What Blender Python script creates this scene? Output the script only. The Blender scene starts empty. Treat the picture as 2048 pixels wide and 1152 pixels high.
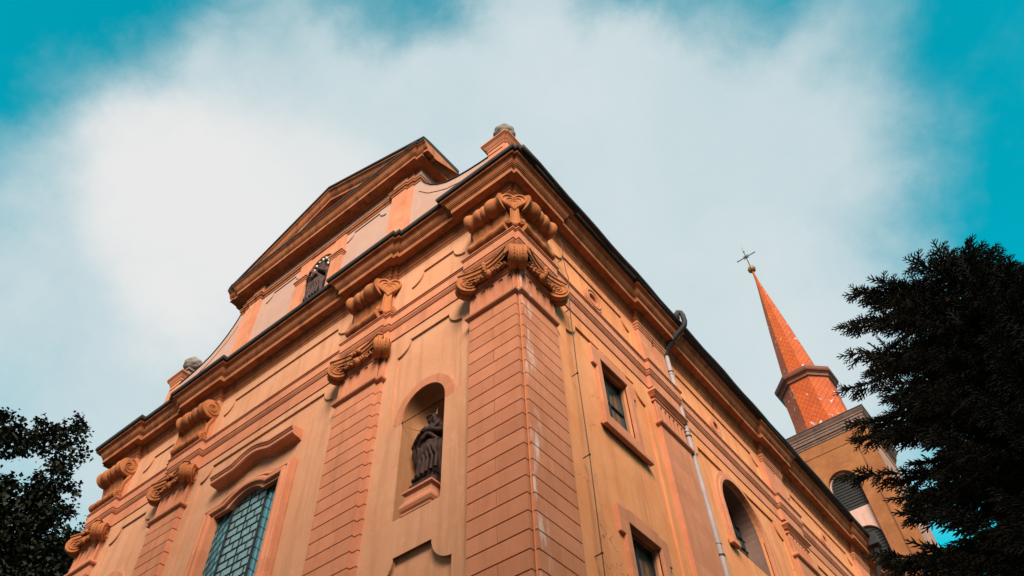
import bpy, bmesh, math, random
import numpy as np
from mathutils import Vector, Matrix
from mathutils.geometry import tessellate_polygon

PI = math.pi
rng = random.Random(7)
nrng = np.random.default_rng(7)
S = bpy.context.scene
COL = S.collection

# ------------------------------------------------------------------ camera
CAM = Vector((5.779, -8.161, 1.6))
cam_data = bpy.data.cameras.new("camera")
cam = bpy.data.objects.new("camera", cam_data)
COL.objects.link(cam)
right = Vector((0.78201, 0.62214, -0.03371))
down = Vector((-0.50222, 0.59711, -0.62510))
fwd = right.cross(down).normalized()
right = down.cross(fwd).normalized()
down = fwd.cross(right).normalized()
M = Matrix((right, -down, -fwd)).transposed().to_4x4()
M.translation = CAM
cam.matrix_world = M
cam_data.sensor_width = 36.0
cam_data.lens = 1512.88 / 2048.0 * 36.0
cam_data.clip_start = 0.1
cam_data.clip_end = 6000
S.camera = cam
S.render.resolution_x, S.render.resolution_y = 1024, 576

def ray(u, v):
    return (right * ((u - 1024) / 1512.88) + down * ((v - 576) / 1512.88) + fwd).normalized()

# ------------------------------------------------------------------ view
S.view_settings.view_transform = 'Standard'
S.view_settings.look = 'None'
S.view_settings.exposure = 0.64
S.view_settings.gamma = 1.0
S.cycles.max_bounces = 8
S.cycles.diffuse_bounces = 1

# ------------------------------------------------------------------ sun
SUN_EL, SUN_AZ = math.radians(33), math.radians(139)
sun_dir = Vector((math.sin(SUN_AZ) * math.cos(SUN_EL), math.cos(SUN_AZ) * math.cos(SUN_EL), math.sin(SUN_EL)))
sl = bpy.data.lights.new("sun", 'SUN')
sl.energy = 5.0
sl.angle = math.radians(34)
sl.color = (1.0, 0.88, 0.76)
sun = bpy.data.objects.new("sun", sl)
COL.objects.link(sun)
sun.rotation_euler = (-sun_dir).to_track_quat('-Z', 'Y').to_euler()

# ------------------------------------------------------------------ sky (teal gaps between bright clouds)
def build_world():
    w = bpy.data.worlds.new("World")
    S.world = w
    w.use_nodes = True
    nt = w.node_tree
    nt.nodes.clear()
    N = nt.nodes.new
    L = nt.links.new
    out = N('ShaderNodeOutputWorld')
    bg = N('ShaderNodeBackground')
    bg.inputs['Strength'].default_value = 0.0641
    L(bg.outputs[0], out.inputs[0])
    tc = N('ShaderNodeTexCoord')
    sky = N('ShaderNodeTexSky')
    sky.sky_type = 'NISHITA'
    sky.sun_disc = False
    sky.sun_elevation = SUN_EL
    sky.sun_rotation = SUN_AZ
    sky.air_density = 1.0

    def math_n(op, a, b=None, c=None):
        n = N('ShaderNodeMath')
        n.operation = op
        for i, x in enumerate((a, b, c)):
            if x is None:
                continue
            if isinstance(x, (int, float)):
                n.inputs[i].default_value = x
            else:
                L(x, n.inputs[i])
        return n.outputs[0]

    def lobe(d, inner, outer):
        """1 inside `inner` degrees of direction d, 0 beyond `outer` degrees"""
        dp = N('ShaderNodeVectorMath')
        dp.operation = 'DOT_PRODUCT'
        L(warp.outputs[0], dp.inputs[0])
        dp.inputs[1].default_value = d
        mr = N('ShaderNodeMapRange')
        mr.interpolation_type = 'SMOOTHSTEP'
        mr.inputs['From Min'].default_value = math.cos(math.radians(outer))
        mr.inputs['From Max'].default_value = math.cos(math.radians(inner))
        L(dp.outputs['Value'], mr.inputs['Value'])
        return mr.outputs[0]
    # direction, softly warped so that cloud edges are ragged
    def warped(scale, detail, rough, amount):
        nz = N('ShaderNodeTexNoise')
        nz.inputs['Scale'].default_value = scale
        nz.inputs['Detail'].default_value = detail
        nz.inputs['Roughness'].default_value = rough
        L(tc.outputs['Generated'], nz.inputs['Vector'])
        sub = N('ShaderNodeVectorMath')
        sub.operation = 'SUBTRACT'
        L(nz.outputs['Color'], sub.inputs[0])
        sub.inputs[1].default_value = (0.5, 0.5, 0.5)
        scl = N('ShaderNodeVectorMath')
        scl.operation = 'SCALE'
        L(sub.outputs[0], scl.inputs[0])
        scl.inputs['Scale'].default_value = amount
        add = N('ShaderNodeVectorMath')
        add.operation = 'ADD'
        L(tc.outputs['Generated'], add.inputs[0])
        L(scl.outputs[0], add.inputs[1])
        w_ = N('ShaderNodeVectorMath')
        w_.operation = 'NORMALIZE'
        L(add.outputs[0], w_.inputs[0])
        return w_, nz.outputs['Fac']
    warp, nfac = warped(3.0, 8, 0.6, 0.26)

    # cloud cover centred on where the photograph shows it: (pixel, inner angle, outer angle, density)
    bank = None
    for (u, v), i_, o_, k_ in (((900, 500), 8, 30, 1.0), ((480, 480), 3, 22, 1.0), ((1330, 420), 4, 23, .97), ((1480, 720), 5, 19, .92), ((1060, 160), 2, 17, .66),
                               ((1560, 210), 2, 13, .55), ((60, 560), 3, 19, .56), ((330, 230), 2, 13, .36), ((260, 760), 4, 20, .80), ((560, 120), 1, 13, .50), ((100, 1000), 2, 16, .50)):
        l_ = math_n('MULTIPLY', lobe(ray(u, v), i_, o_), k_)
        bank = l_ if bank is None else math_n('MAXIMUM', bank, l_)
    bank = math_n('MAXIMUM', bank, math_n('MULTIPLY', lobe(Vector((0.35, -0.80, 0.50)), 25, 75), 0.95))   # the overcast behind the photographer
    for d_, i_, o_ in ((Vector((.95, -.10, .30)).normalized(), 15, 55), (Vector((-.80, -.57, .20)).normalized(), 10, 38), (Vector((.10, -.45, .89)).normalized(), 8, 37)):
        bank = math_n('MAXIMUM', bank, math_n('MULTIPLY', lobe(d_, i_, o_), 0.95))
    n2 = N('ShaderNodeTexNoise')
    n2.inputs['Scale'].default_value = 3.6
    n2.inputs['Detail'].default_value = 9
    n2.inputs['Roughness'].default_value = 0.58
    L(tc.outputs['Generated'], n2.inputs['Vector'])
    cover = math_n('ADD', bank, math_n('MULTIPLY', math_n('SUBTRACT', n2.outputs['Fac'], 0.5), 0.56))
    for (u, v), o_, k_ in (((760, -20), 8, .55), ((120, 20), 9, .36), ((1480, -40), 9, .45), ((1240, -60), 6, .30), ((20, 300), 7, .15)):     # rifts along the top
        cover = math_n('SUBTRACT', cover, math_n('MULTIPLY', lobe(ray(u, v), 0, o_), k_))
    wisp = N('ShaderNodeTexNoise')
    wisp.inputs['Scale'].default_value = 7.5
    wisp.inputs['Detail'].default_value = 10
    wisp.inputs['Roughness'].default_value = 0.66
    wisp.inputs['Distortion'].default_value = 0.6
    L(tc.outputs['Generated'], wisp.inputs['Vector'])
    cover = math_n('ADD', cover, math_n('MULTIPLY', math_n('SUBTRACT', wisp.outputs['Fac'], 0.42), 0.42))
    cov = N('ShaderNodeMapRange')
    cov.interpolation_type = 'SMOOTHSTEP'
    cov.inputs['From Min'].default_value = 0.02
    cov.inputs['From Max'].default_value = 0.98
    L(cover, cov.inputs['Value'])
    # clear sky, teal
    tint = N('ShaderNodeMix')
    tint.data_type = 'RGBA'
    tint.blend_type = 'MULTIPLY'
    tint.inputs[0].default_value = 1.0
    L(sky.outputs[0], tint.inputs[6])
    tint.inputs[7].default_value = (0.0, 3.0, 2.3, 1)
    # cloud: pale blue grey, whiter in the thick bank
    glow = math_n('MAXIMUM', lobe(ray(425, 415), 0, 11), math_n('MULTIPLY', lobe(ray(590, 470), 1, 10), 0.85))
    glow = math_n('ADD', glow, math_n('MULTIPLY', math_n('SUBTRACT', nfac, 0.5), 0.9))
    gl = N('ShaderNodeMapRange')
    gl.interpolation_type = 'SMOOTHSTEP'
    L(glow, gl.inputs['Value'])
    dim = N('ShaderNodeMix')                       # greyer folds in the thin cloud
    dim.data_type = 'RGBA'
    n3 = N('ShaderNodeTexNoise')
    n3.inputs['Scale'].default_value = 2.2
    n3.inputs['Detail'].default_value = 10
    n3.inputs['Roughness'].default_value = 0.62
    L(warp.outputs[0], n3.inputs['Vector'])
    n3r = N('ShaderNodeMapRange')
    n3r.inputs['From Min'].default_value = 0.35
    n3r.inputs['From Max'].default_value = 0.65
    L(n3.outputs['Fac'], n3r.inputs['Value'])
    L(n3r.outputs[0], dim.inputs[0])
    dim.inputs[6].default_value = (5.35, 6.75, 7.15, 1)
    dim.inputs[7].default_value = (6.5, 7.4, 7.65, 1)
    cc = N('ShaderNodeMix')
    cc.data_type = 'RGBA'
    L(gl.outputs[0], cc.inputs[0])
    L(dim.outputs[2], cc.inputs[6])
    cc.inputs[7].default_value = (8.15, 8.15, 8.15, 1)
    warm = N('ShaderNodeMix')
    warm.data_type = 'RGBA'
    L(lobe(Vector((0.45, -0.75, 0.50)), 20, 70), warm.inputs[0])
    L(cc.outputs[2], warm.inputs[6])
    warm.inputs[7].default_value = (8.4, 7.7, 7.0, 1)          # cloud glowing round the hidden sun
    mx = N('ShaderNodeMix')
    mx.data_type = 'RGBA'
    L(cov.outputs[0], mx.inputs[0])
    L(tint.outputs[2], mx.inputs[6])
    L(warm.outputs[2], mx.inputs[7])
    L(mx.outputs[2], bg.inputs['Color'])

build_world()

# ------------------------------------------------------------------ materials
def new_mat(name):
    m = bpy.data.materials.new(name)
    m.use_nodes = True
    nt = m.node_tree
    bs = nt.nodes['Principled BSDF']
    return m, nt, bs

def noise(nt, vec, scale, detail=5, rough=0.55):
    n = nt.nodes.new('ShaderNodeTexNoise')
    n.inputs['Scale'].default_value = scale
    n.inputs['Detail'].default_value = detail
    n.inputs['Roughness'].default_value = rough
    nt.links.new(vec, n.inputs['Vector'])
    return n.outputs['Fac']

def mapping(nt, scale):
    tc = nt.nodes.new('ShaderNodeTexCoord')
    mp = nt.nodes.new('ShaderNodeMapping')
    mp.inputs['Scale'].default_value = scale
    nt.links.new(tc.outputs['Object'], mp.inputs['Vector'])
    return mp.outputs[0]

def ramp(nt, fac, p0, p1, c0, c1):
    r = nt.nodes.new('ShaderNodeValToRGB')
    r.color_ramp.elements[0].position = p0
    r.color_ramp.elements[1].position = p1
    r.color_ramp.elements[0].color = (*c0, 1)
    r.color_ramp.elements[1].color = (*c1, 1)
    nt.links.new(fac, r.inputs[0])
    return r.outputs[0]

def mixc(nt, fac, a, b, mode='MIX'):
    n = nt.nodes.new('ShaderNodeMix')
    n.data_type = 'RGBA'
    n.blend_type = mode
    for sock, val in ((0, fac), (6, a), (7, b)):
        if isinstance(val, (int, float)):
            n.inputs[sock].default_value = val
        elif isinstance(val, tuple):
            n.inputs[sock].default_value = (*val, 1) if len(val) == 3 else val
        else:
            nt.links.new(val, n.inputs[sock])
    return n.outputs[2]

def bump(nt, bs, h, strength, dist):
    b = nt.nodes.new('ShaderNodeBump')
    b.inputs['Strength'].default_value = strength
    b.inputs['Distance'].default_value = dist
    nt.links.new(h, b.inputs['Height'])
    nt.links.new(b.outputs[0], bs.inputs['Normal'])

def plaster(name, base, dark, light, stain=(0.25, 0.12, 0.05), stain_amt=0.35, cracks=0.0, patina=None, rough=0.92, bscale=1.0, blocks=False):
    base, dark, light, stain = (tuple(0.76 * x for x in c) for c in (base, dark, light, stain))
    m, nt, bs = new_mat(name)
    o = mapping(nt, (1, 1, 1))
    st = mapping(nt, (2.6, 2.6, 0.22))
    c = ramp(nt, noise(nt, o, 0.9, 6), 0.32, 0.68, dark, base)
    c = mixc(nt, ramp(nt, noise(nt, o, 5.0, 7, 0.65), 0.52, 0.74, (0, 0, 0), (0.55, 0.55, 0.55)), c, light)
    s = ramp(nt, noise(nt, st, 1.3, 7, 0.65), 0.50, 0.76, (0, 0, 0), (stain_amt,) * 3)
    c = mixc(nt, s, c, stain)
    if blocks:                                            # each plastered block dried to its own tone
        sxyz = nt.nodes.new('ShaderNodeSeparateXYZ')
        nt.links.new(o, sxyz.inputs[0])
        def mth(op, a, b):
            n = nt.nodes.new('ShaderNodeMath')
            n.operation = op
            for i, x in enumerate((a, b)):
                if isinstance(x, (int, float)):
                    n.inputs[i].default_value = x
                else:
                    nt.links.new(x, n.inputs[i])
            return n.outputs[0]
        row = mth('FLOOR', mth('MULTIPLY', mth('SUBTRACT', sxyz.outputs['Z'], 8.94), 1 / 0.335), 0)
        colm = mth('FLOOR', mth('ADD', mth('MULTIPLY', sxyz.outputs['X'], 1 / 0.68), mth('MULTIPLY', sxyz.outputs['Y'], 1 / 0.68)), 0)
        wn_ = nt.nodes.new('ShaderNodeTexWhiteNoise')
        wn_.noise_dimensions = '2D'
        cv = nt.nodes.new('ShaderNodeCombineXYZ')
        nt.links.new(row, cv.inputs[0])
        nt.links.new(colm, cv.inputs[1])
        nt.links.new(cv.outputs[0], wn_.inputs['Vector'])
        c = mixc(nt, mth('MULTIPLY', wn_.outputs['Value'], 0.30), c, tuple(0.55 * x for x in dark))
    if cracks:
        v = nt.nodes.new('ShaderNodeTexVoronoi')
        v.feature = 'DISTANCE_TO_EDGE'
        v.inputs['Scale'].default_value = 0.42
        wv = nt.nodes.new('ShaderNodeVectorMath')
        wv.operation = 'ADD'
        nn = nt.nodes.new('ShaderNodeTexNoise')
        nn.inputs['Scale'].default_value = 1.7
        nn.inputs['Detail'].default_value = 6
        nt.links.new(o, nn.inputs['Vector'])
        nt.links.new(o, wv.inputs[0])
        nt.links.new(nn.outputs['Color'], wv.inputs[1])
        nt.links.new(wv.outputs[0], v.inputs['Vector'])
        ck = ramp(nt, v.outputs['Distance'], 0.0, 0.0035, (cracks,) * 3, (0, 0, 0))
        gate = ramp(nt, noise(nt, o, 0.55, 2), 0.5, 0.58, (0, 0, 0), (1, 1, 1))
        ck = mixc(nt, 1.0, ck, gate, 'MULTIPLY')
        c = mixc(nt, ck, c, (0.16, 0.07, 0.03))
    if patina:
        pz, lo, hi = patina
        pn = ramp(nt, noise(nt, mapping(nt, pz), 1.1, 7, 0.7), lo, hi, (0, 0, 0), (0.75, 0.75, 0.75))
        sx = nt.nodes.new('ShaderNodeSeparateXYZ')
        nt.links.new(o, sx.inputs[0])
        band = nt.nodes.new('ShaderNodeMapRange')
        band.interpolation_type = 'SMOOTHSTEP'
        band.inputs['From Min'].default_value = 0.55
        band.inputs['From Max'].default_value = 0.18
        nt.links.new(sx.outputs['Y'], band.inputs['Value'])
        bx = nt.nodes.new('ShaderNodeMapRange')
        bx.inputs['From Min'].default_value = -0.03
        bx.inputs['From Max'].default_value = -0.01
        nt.links.new(sx.outputs['X'], bx.inputs['Value'])
        mu = nt.nodes.new('ShaderNodeMath')
        mu.operation = 'MULTIPLY'
        nt.links.new(band.outputs[0], mu.inputs[0])
        nt.links.new(bx.outputs[0], mu.inputs[1])
        mf = mixc(nt, 1.0, pn, mu.outputs[0], 'MULTIPLY')
        c = mixc(nt, mf, c, (0.86, 0.74, 0.68))
    nt.links.new(c, bs.inputs['Base Color'])
    bs.inputs['Roughness'].default_value = rough
    bs.inputs['Specular IOR Level'].default_value = 0.15
    h = nt.nodes.new('ShaderNodeMath')
    h.operation = 'ADD'
    nt.links.new(noise(nt, o, 2.2 * bscale, 4), h.inputs[0])
    nt.links.new(noise(nt, o, 30 * bscale, 6, 0.7), h.inputs[1])
    bump(nt, bs, h.outputs[0], 0.30, 0.012)
    return m

MAT = {}
MAT['cream'] = plaster('cream_plaster', (0.82, 0.41, 0.235), (0.75, 0.345, 0.180), (0.86, 0.48, 0.30), stain=(0.42, 0.19, 0.09), stain_amt=0.55)
MAT['ochre'] = plaster('ochre_plaster', (0.97, 0.41, 0.185), (0.88, 0.325, 0.128), (0.98, 0.47, 0.245), stain=(0.50, 0.17, 0.06), stain_amt=0.60, cracks=0.85)
MAT['upper'] = plaster('pale_gable_plaster', (0.60, 0.378, 0.298), (0.555, 0.335, 0.257), (0.64, 0.43, 0.35), stain_amt=0.12)
MAT['pink'] = plaster('terracotta_plaster', (0.84, 0.335, 0.182), (0.73, 0.27, 0.140), (0.88, 0.40, 0.235), stain_amt=0.42, blocks=True)
MAT['corner'] = plaster('streaked_terracotta_plaster', (0.84, 0.335, 0.182), (0.73, 0.27, 0.140), (0.88, 0.40, 0.235), stain_amt=0.30, patina=((3.2, 3.2, 0.85), 0.50, 0.66), blocks=True)
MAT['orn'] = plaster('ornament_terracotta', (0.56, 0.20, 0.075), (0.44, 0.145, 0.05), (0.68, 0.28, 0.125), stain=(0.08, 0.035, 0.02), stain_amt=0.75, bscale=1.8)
MAT['mould'] = plaster('moulding_terracotta', (0.56, 0.21, 0.092), (0.43, 0.145, 0.058), (0.66, 0.28, 0.135), stain=(0.07, 0.032, 0.018), stain_amt=0.8)  # dark base and heavy stain: grime, plus soffit shade put into the colour
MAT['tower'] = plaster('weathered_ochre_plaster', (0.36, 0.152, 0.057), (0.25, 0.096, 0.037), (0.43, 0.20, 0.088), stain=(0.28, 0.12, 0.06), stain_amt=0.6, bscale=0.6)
MAT['pale'] = plaster('dull_rose_plaster', (0.40, 0.26, 0.21), (0.32, 0.20, 0.16), (0.48, 0.33, 0.28), stain_amt=0.4)  # duller, darker rose for the tower's return walls
MAT['jamb'] = plaster('brown_pink_jamb', (0.46, 0.22, 0.14), (0.36, 0.16, 0.10), (0.54, 0.29, 0.2), stain_amt=0.6)
MAT['greyjamb'] = plaster('greyish_jamb', (0.30, 0.185, 0.150), (0.22, 0.13, 0.105), (0.36, 0.24, 0.2), stain_amt=0.6)  # greyish paint of its own, with the deep reveal's shading mixed into the tone
MAT['niche_brown'] = plaster('niche_ochre_render', (0.52, 0.25, 0.115), (0.42, 0.18, 0.08), (0.58, 0.30, 0.15), stain_amt=0.5)  # browner, darker version of the wall plaster for the niche
MAT['rose'] = plaster('pale_rose_plaster', (0.62, 0.42, 0.36), (0.52, 0.33, 0.28), (0.7, 0.5, 0.44), stain_amt=0.4)
MAT['stone'] = plaster('grey_stone', (0.34, 0.29, 0.25), (0.20, 0.17, 0.15), (0.48, 0.43, 0.38), stain=(0.07, 0.06, 0.055), stain_amt=0.7, bscale=2.0)
MAT['greymould'] = plaster('grey_brown_moulding', (0.25, 0.175, 0.145), (0.16, 0.105, 0.085), (0.36, 0.28, 0.245), stain=(0.1, 0.07, 0.06), stain_amt=0.5)

def simple(name, col, rough=0.6, metal=0.0, var=0.25, nscale=3.0, bstr=0.15, bdist=0.01, spec=0.4):
    m, nt, bs = new_mat(name)
    o = mapping(nt, (1, 1, 1))
    d = tuple(x * (1 - var) for x in col)
    l = tuple(min(1, x * (1 + var)) for x in col)
    nt.links.new(ramp(nt, noise(nt, o, nscale, 6), 0.3, 0.7, d, l), bs.inputs['Base Color'])
    bs.inputs['Roughness'].default_value = rough
    bs.inputs['Metallic'].default_value = metal
    bs.inputs['Specular IOR Level'].default_value = spec
    if bstr:
        bump(nt, bs, noise(nt, o, nscale * 6, 5), bstr, bdist)
    return m

MAT['black'] = simple('blackened_metal', (0.022, 0.020, 0.020), 0.75, 0.0, 0.4)
MAT['pipe'] = simple('pale_grey_pipe', (0.34, 0.27, 0.255), 0.65, 0.0, 0.12)
MAT['wire'] = simple('dark_iron_wire', (0.035, 0.025, 0.02), 0.6)
MAT['bronze'] = simple('dark_brown_statue', (0.040, 0.017, 0.012), 0.7, 0.0, 0.6, 9.0, 0.4, 0.02, 0.25)
MAT['bronze2'] = simple('grey_brown_statue', (0.052, 0.026, 0.021), 0.7, 0.0, 0.6, 9.0, 0.4, 0.02, 0.25)
MAT['gold'] = simple('dull_gold', (0.20, 0.105, 0.03), 0.5, 0.3, 0.3)
MAT['star'] = simple('white_gilt_star', (0.92, 0.88, 0.82), 0.3, 0.0, 0.05, bstr=0)
MAT['dark'] = simple('dark_shutter', (0.010, 0.011, 0.010), 0.55, 0.0, 0.3)
MAT['interior'] = simple('dark_interior', (0.012, 0.009, 0.008), 0.9, 0.0, 0.2, bstr=0)
MAT['lead'] = simple('lead_came', (0.014, 0.016, 0.018), 0.55, 0.0, 0.2, bstr=0)
MAT['oldroof'] = simple('old_roof_tiles', (0.30, 0.12, 0.07), 0.85, 0.0, 0.3)
MAT['bark'] = simple('tree_bark', (0.016, 0.012, 0.009), 0.9, 0.0, 0.4)
MAT['asphalt'] = simple('asphalt_ground', (0.05, 0.05, 0.05), 0.9, 0.0, 0.2, 2.0)
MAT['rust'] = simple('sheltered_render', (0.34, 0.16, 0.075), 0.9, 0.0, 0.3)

def glass_mat(name, c0, c1, rough, nscale, spec=0.9):
    m, nt, bs = new_mat(name)
    o = mapping(nt, (1, 1, 1))
    nt.links.new(ramp(nt, noise(nt, o, nscale, 3, 0.7), 0.38, 0.62, c0, c1), bs.inputs['Base Color'])
    bs.inputs['Roughness'].default_value = rough
    bs.inputs['Specular IOR Level'].default_value = spec
    bs.inputs['IOR'].default_value = 1.8
    bump(nt, bs, noise(nt, o, nscale * 0.5, 4), 0.35, 0.01)
    return m

MAT['opal'] = glass_mat('opal_pattern_glass', (0.055, 0.17, 0.18), (0.24, 0.40, 0.41), 0.35, 42)  # patterned pane; teal cast in the base colour stands for reflected sky
MAT['teal'] = glass_mat('sky_tinted_glass', (0.006, 0.15, 0.19), (0.018, 0.23, 0.28), 0.18, 2.5)  # teal of the mirrored sky put into the base colour
MAT['murk'] = glass_mat('dark_green_glass', (0.006, 0.030, 0.030), (0.012, 0.05, 0.048), 0.12, 1.5)

def leaf_mat(name, c0, c1, c2):
    m, nt, bs = new_mat(name)
    o = mapping(nt, (1, 1, 1))
    c = ramp(nt, noise(nt, o, 1.1, 4), 0.35, 0.65, c0, c1)
    c = mixc(nt, ramp(nt, noise(nt, o, 14, 2), 0.5, 0.75, (0, 0, 0), (0.7,) * 3), c, c2)
    nt.links.new(c, bs.inputs['Base Color'])
    bs.inputs['Roughness'].default_value = 0.75
    bs.inputs['Specular IOR Level'].default_value = 0.2
    return m

MAT['needle'] = leaf_mat('spruce_needles', (0.010, 0.012, 0.008), (0.019, 0.020, 0.011), (0.032, 0.032, 0.018))
MAT['leaf'] = leaf_mat('dark_leaves', (0.008, 0.011, 0.006), (0.015, 0.018, 0.009), (0.026, 0.026, 0.012))

def spire_mat():
    m, nt, bs = new_mat('orange_diamond_shingles')
    uv = nt.nodes.new('ShaderNodeUVMap')
    sx = nt.nodes.new('ShaderNodeSeparateXYZ')
    nt.links.new(uv.outputs[0], sx.inputs[0])

    def mt(op, a, b=None):
        n = nt.nodes.new('ShaderNodeMath')
        n.operation = op
        for i, x in enumerate((a, b)):
            if x is None:
                continue
            if isinstance(x, (int, float)):
                n.inputs[i].default_value = x
            else:
                nt.links.new(x, n.inputs[i])
        return n.outputs[0]
    U, Vv = sx.outputs['X'], sx.outputs['Y']
    a = mt('FRACT', mt('ADD', mt('MULTIPLY', U, 2.9), mt('MULTIPLY', Vv, 2.3)))
    b = mt('FRACT', mt('SUBTRACT', mt('MULTIPLY', U, 2.9), mt('MULTIPLY', Vv, 2.3)))
    line = mt('MAXIMUM', mt('LESS_THAN', a, 0.10), mt('LESS_THAN', b, 0.10))
    o = mapping(nt, (1, 1, 1))
    c = ramp(nt, noise(nt, o, 1.4, 5), 0.3, 0.7, (0.31, 0.046, 0.0015), (0.42, 0.076, 0.003))
    c = mixc(nt, mt('MULTIPLY', line, 0.75), c, (0.16, 0.020, 0.003))
    bare = ramp(nt, noise(nt, mapping(nt, (1, 1, 0.9)), 2.6, 5, 0.6), 0.645, 0.655, (0, 0, 0), (1, 1, 1))
    c = mixc(nt, bare, c, (0.36, 0.42, 0.43))
    nt.links.new(c, bs.inputs['Base Color'])
    bs.inputs['Roughness'].default_value = 0.5
    bs.inputs['Specular IOR Level'].default_value = 0.3
    bump(nt, bs, mt('SUBTRACT', 1.0, line), 0.6, 0.02)
    return m

MAT['spire'] = spire_mat()

# ------------------------------------------------------------------ mesh helpers
class MB:
    def __init__(self):
        self.v, self.f, self.uv = [], [], {}

    def vert(self, p):
        self.v.append(tuple(p))
        return len(self.v) - 1

    def face(self, idx, uv=None):
        if uv:
            self.uv[len(self.f)] = uv
        self.f.append(tuple(idx))

    def quad(self, a, b, c, d):
        i = len(self.v)
        self.v += [tuple(a), tuple(b), tuple(c), tuple(d)]
        self.f.append((i, i + 1, i + 2, i + 3))

    def box(self, x0, x1, y0, y1, z0, z1):
        i = len(self.v)
        self.v += [(x, y, z) for z in (z0, z1) for y in (y0, y1) for x in (x0, x1)]
        for f in ((0, 2, 3, 1), (4, 5, 7, 6), (0, 1, 5, 4), (2, 6, 7, 3), (0, 4, 6, 2), (1, 3, 7, 5)):
            self.f.append(tuple(i + k for k in f))

    def prism(self, poly, z0, z1):
        n = len(poly)
        i = len(self.v)
        self.v += [(x, y, z0) for x, y in poly] + [(x, y, z1) for x, y in poly]
        for k in range(n):
            self.f.append((i + k, i + (k + 1) % n, i + n + (k + 1) % n, i + n + k))
        for t in tessellate_polygon([[Vector((x, y, 0)) for x, y in poly]]):
            self.f.append(tuple(i + k for k in t[::-1]))
            self.f.append(tuple(i + n + k for k in t))

    def sweep(self, path, prof, place, closed=False, caps=True, turn=1.0):
        """profile points (a, b): a along the path's own normal, b along `place`'s third axis"""
        P = [Vector(p) for p in path]
        n = len(P)
        mit = []
        for i in range(n):
            d0 = (P[i] - P[i - 1]).normalized() if (i > 0 or closed) else None
            d1 = (P[(i + 1) % n] - P[i]).normalized() if (i < n - 1 or closed) else None
            if d0 is None:
                d0 = d1
            if d1 is None:
                d1 = d0
            n0 = Vector((d0.y, -d0.x)) * turn
            n1 = Vector((d1.y, -d1.x)) * turn
            m = n0 + n1
            m /= max(0.2, m.dot(n0))
            mit.append(m)
        base = len(self.v)
        k = len(prof)
        for i in range(n):
            for a, b in prof:
                q = P[i] + mit[i] * a
                self.v.append(place(q.x, q.y, b))
        for i in range(n if closed else n - 1):
            j = (i + 1) % n
            for s in range(k - 1):
                self.f.append((base + i * k + s, base + j * k + s, base + j * k + s + 1, base + i * k + s + 1))
        if caps and not closed:
            self.f.append(tuple(base + s for s in range(k)))
            self.f.append(tuple(base + (n - 1) * k + s for s in range(k))[::-1])

    def tube(self, pts, r, seg=8, cap=True):
        pts = [Vector(p) for p in pts]
        n = len(pts)
        rs = r if isinstance(r, (list, tuple)) else [r] * n
        base = len(self.v)
        up = None
        for i, p in enumerate(pts):
            t = (pts[min(i + 1, n - 1)] - pts[max(i - 1, 0)])
            if t.length < 1e-9:
                t = Vector((0, 0, 1))
            t.normalize()
            if up is None:
                up = t.orthogonal().normalized()
            up = (up - t * up.dot(t))
            if up.length < 1e-6:
                up = t.orthogonal()
            up.normalize()
            w = t.cross(up)
            for s in range(seg):
                a = 2 * PI * s / seg
                q = p + (up * math.cos(a) + w * math.sin(a)) * rs[i]
                self.v.append(tuple(q))
        for i in range(n - 1):
            for s in range(seg):
                a, b = base + i * seg + s, base + i * seg + (s + 1) % seg
                self.f.append((a, b, b + seg, a + seg))
        if cap:
            self.f.append(tuple(base + s for s in range(seg))[::-1])
            self.f.append(tuple(base + (n - 1) * seg + s for s in range(seg)))

    def lathe(self, c, axis, prof, seg=24, flat=None):
        """prof: (distance along axis, radius)"""
        c, axis = Vector(c), Vector(axis).normalized()
        u = axis.orthogonal().normalized() if abs(axis.z) < 0.9 else Vector((1, 0, 0))
        if abs(axis.z) < 0.9:
            u = Vector((0, 0, 1))
        w = axis.cross(u)
        base = len(self.v)
        for t, r in prof:
            for s in range(seg):
                a = 2 * PI * s / seg
                d = u * math.cos(a) + w * math.sin(a)
                if flat:
                    d = Vector((d.x * flat[0], d.y * flat[1], d.z * flat[2]))
                self.v.append(tuple(c + axis * t + d * r))
        for i in range(len(prof) - 1):
            for s in range(seg):
                a, b = base + i * seg + s, base + i * seg + (s + 1) % seg
                self.f.append((a, b, b + seg, a + seg))
        self.f.append(tuple(base + s for s in range(seg))[::-1])
        self.f.append(tuple(base + (len(prof) - 1) * seg + s for s in range(seg)))

    def ball(self, c, r, seg=12, rings=8):
        rx, ry, rz = r if isinstance(r, (tuple, list)) else (r, r, r)
        base = len(self.v)
        for i in range(1, rings):
            th = PI * i / rings
            for s in range(seg):
                a = 2 * PI * s / seg
                self.v.append((c[0] + rx * math.sin(th) * math.cos(a), c[1] + ry * math.sin(th) * math.sin(a), c[2] + rz * math.cos(th)))
        t = self.vert((c[0], c[1], c[2] + rz))
        b = self.vert((c[0], c[1], c[2] - rz))
        for i in range(rings - 2):
            for s in range(seg):
                x, y = base + i * seg + s, base + i * seg + (s + 1) % seg
                self.f.append((x, x + seg, y + seg, y))
        for s in range(seg):
            self.f.append((t, base + s, base + (s + 1) % seg))
            k = base + (rings - 2) * seg
            self.f.append((b, k + (s + 1) % seg, k + s))

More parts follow.
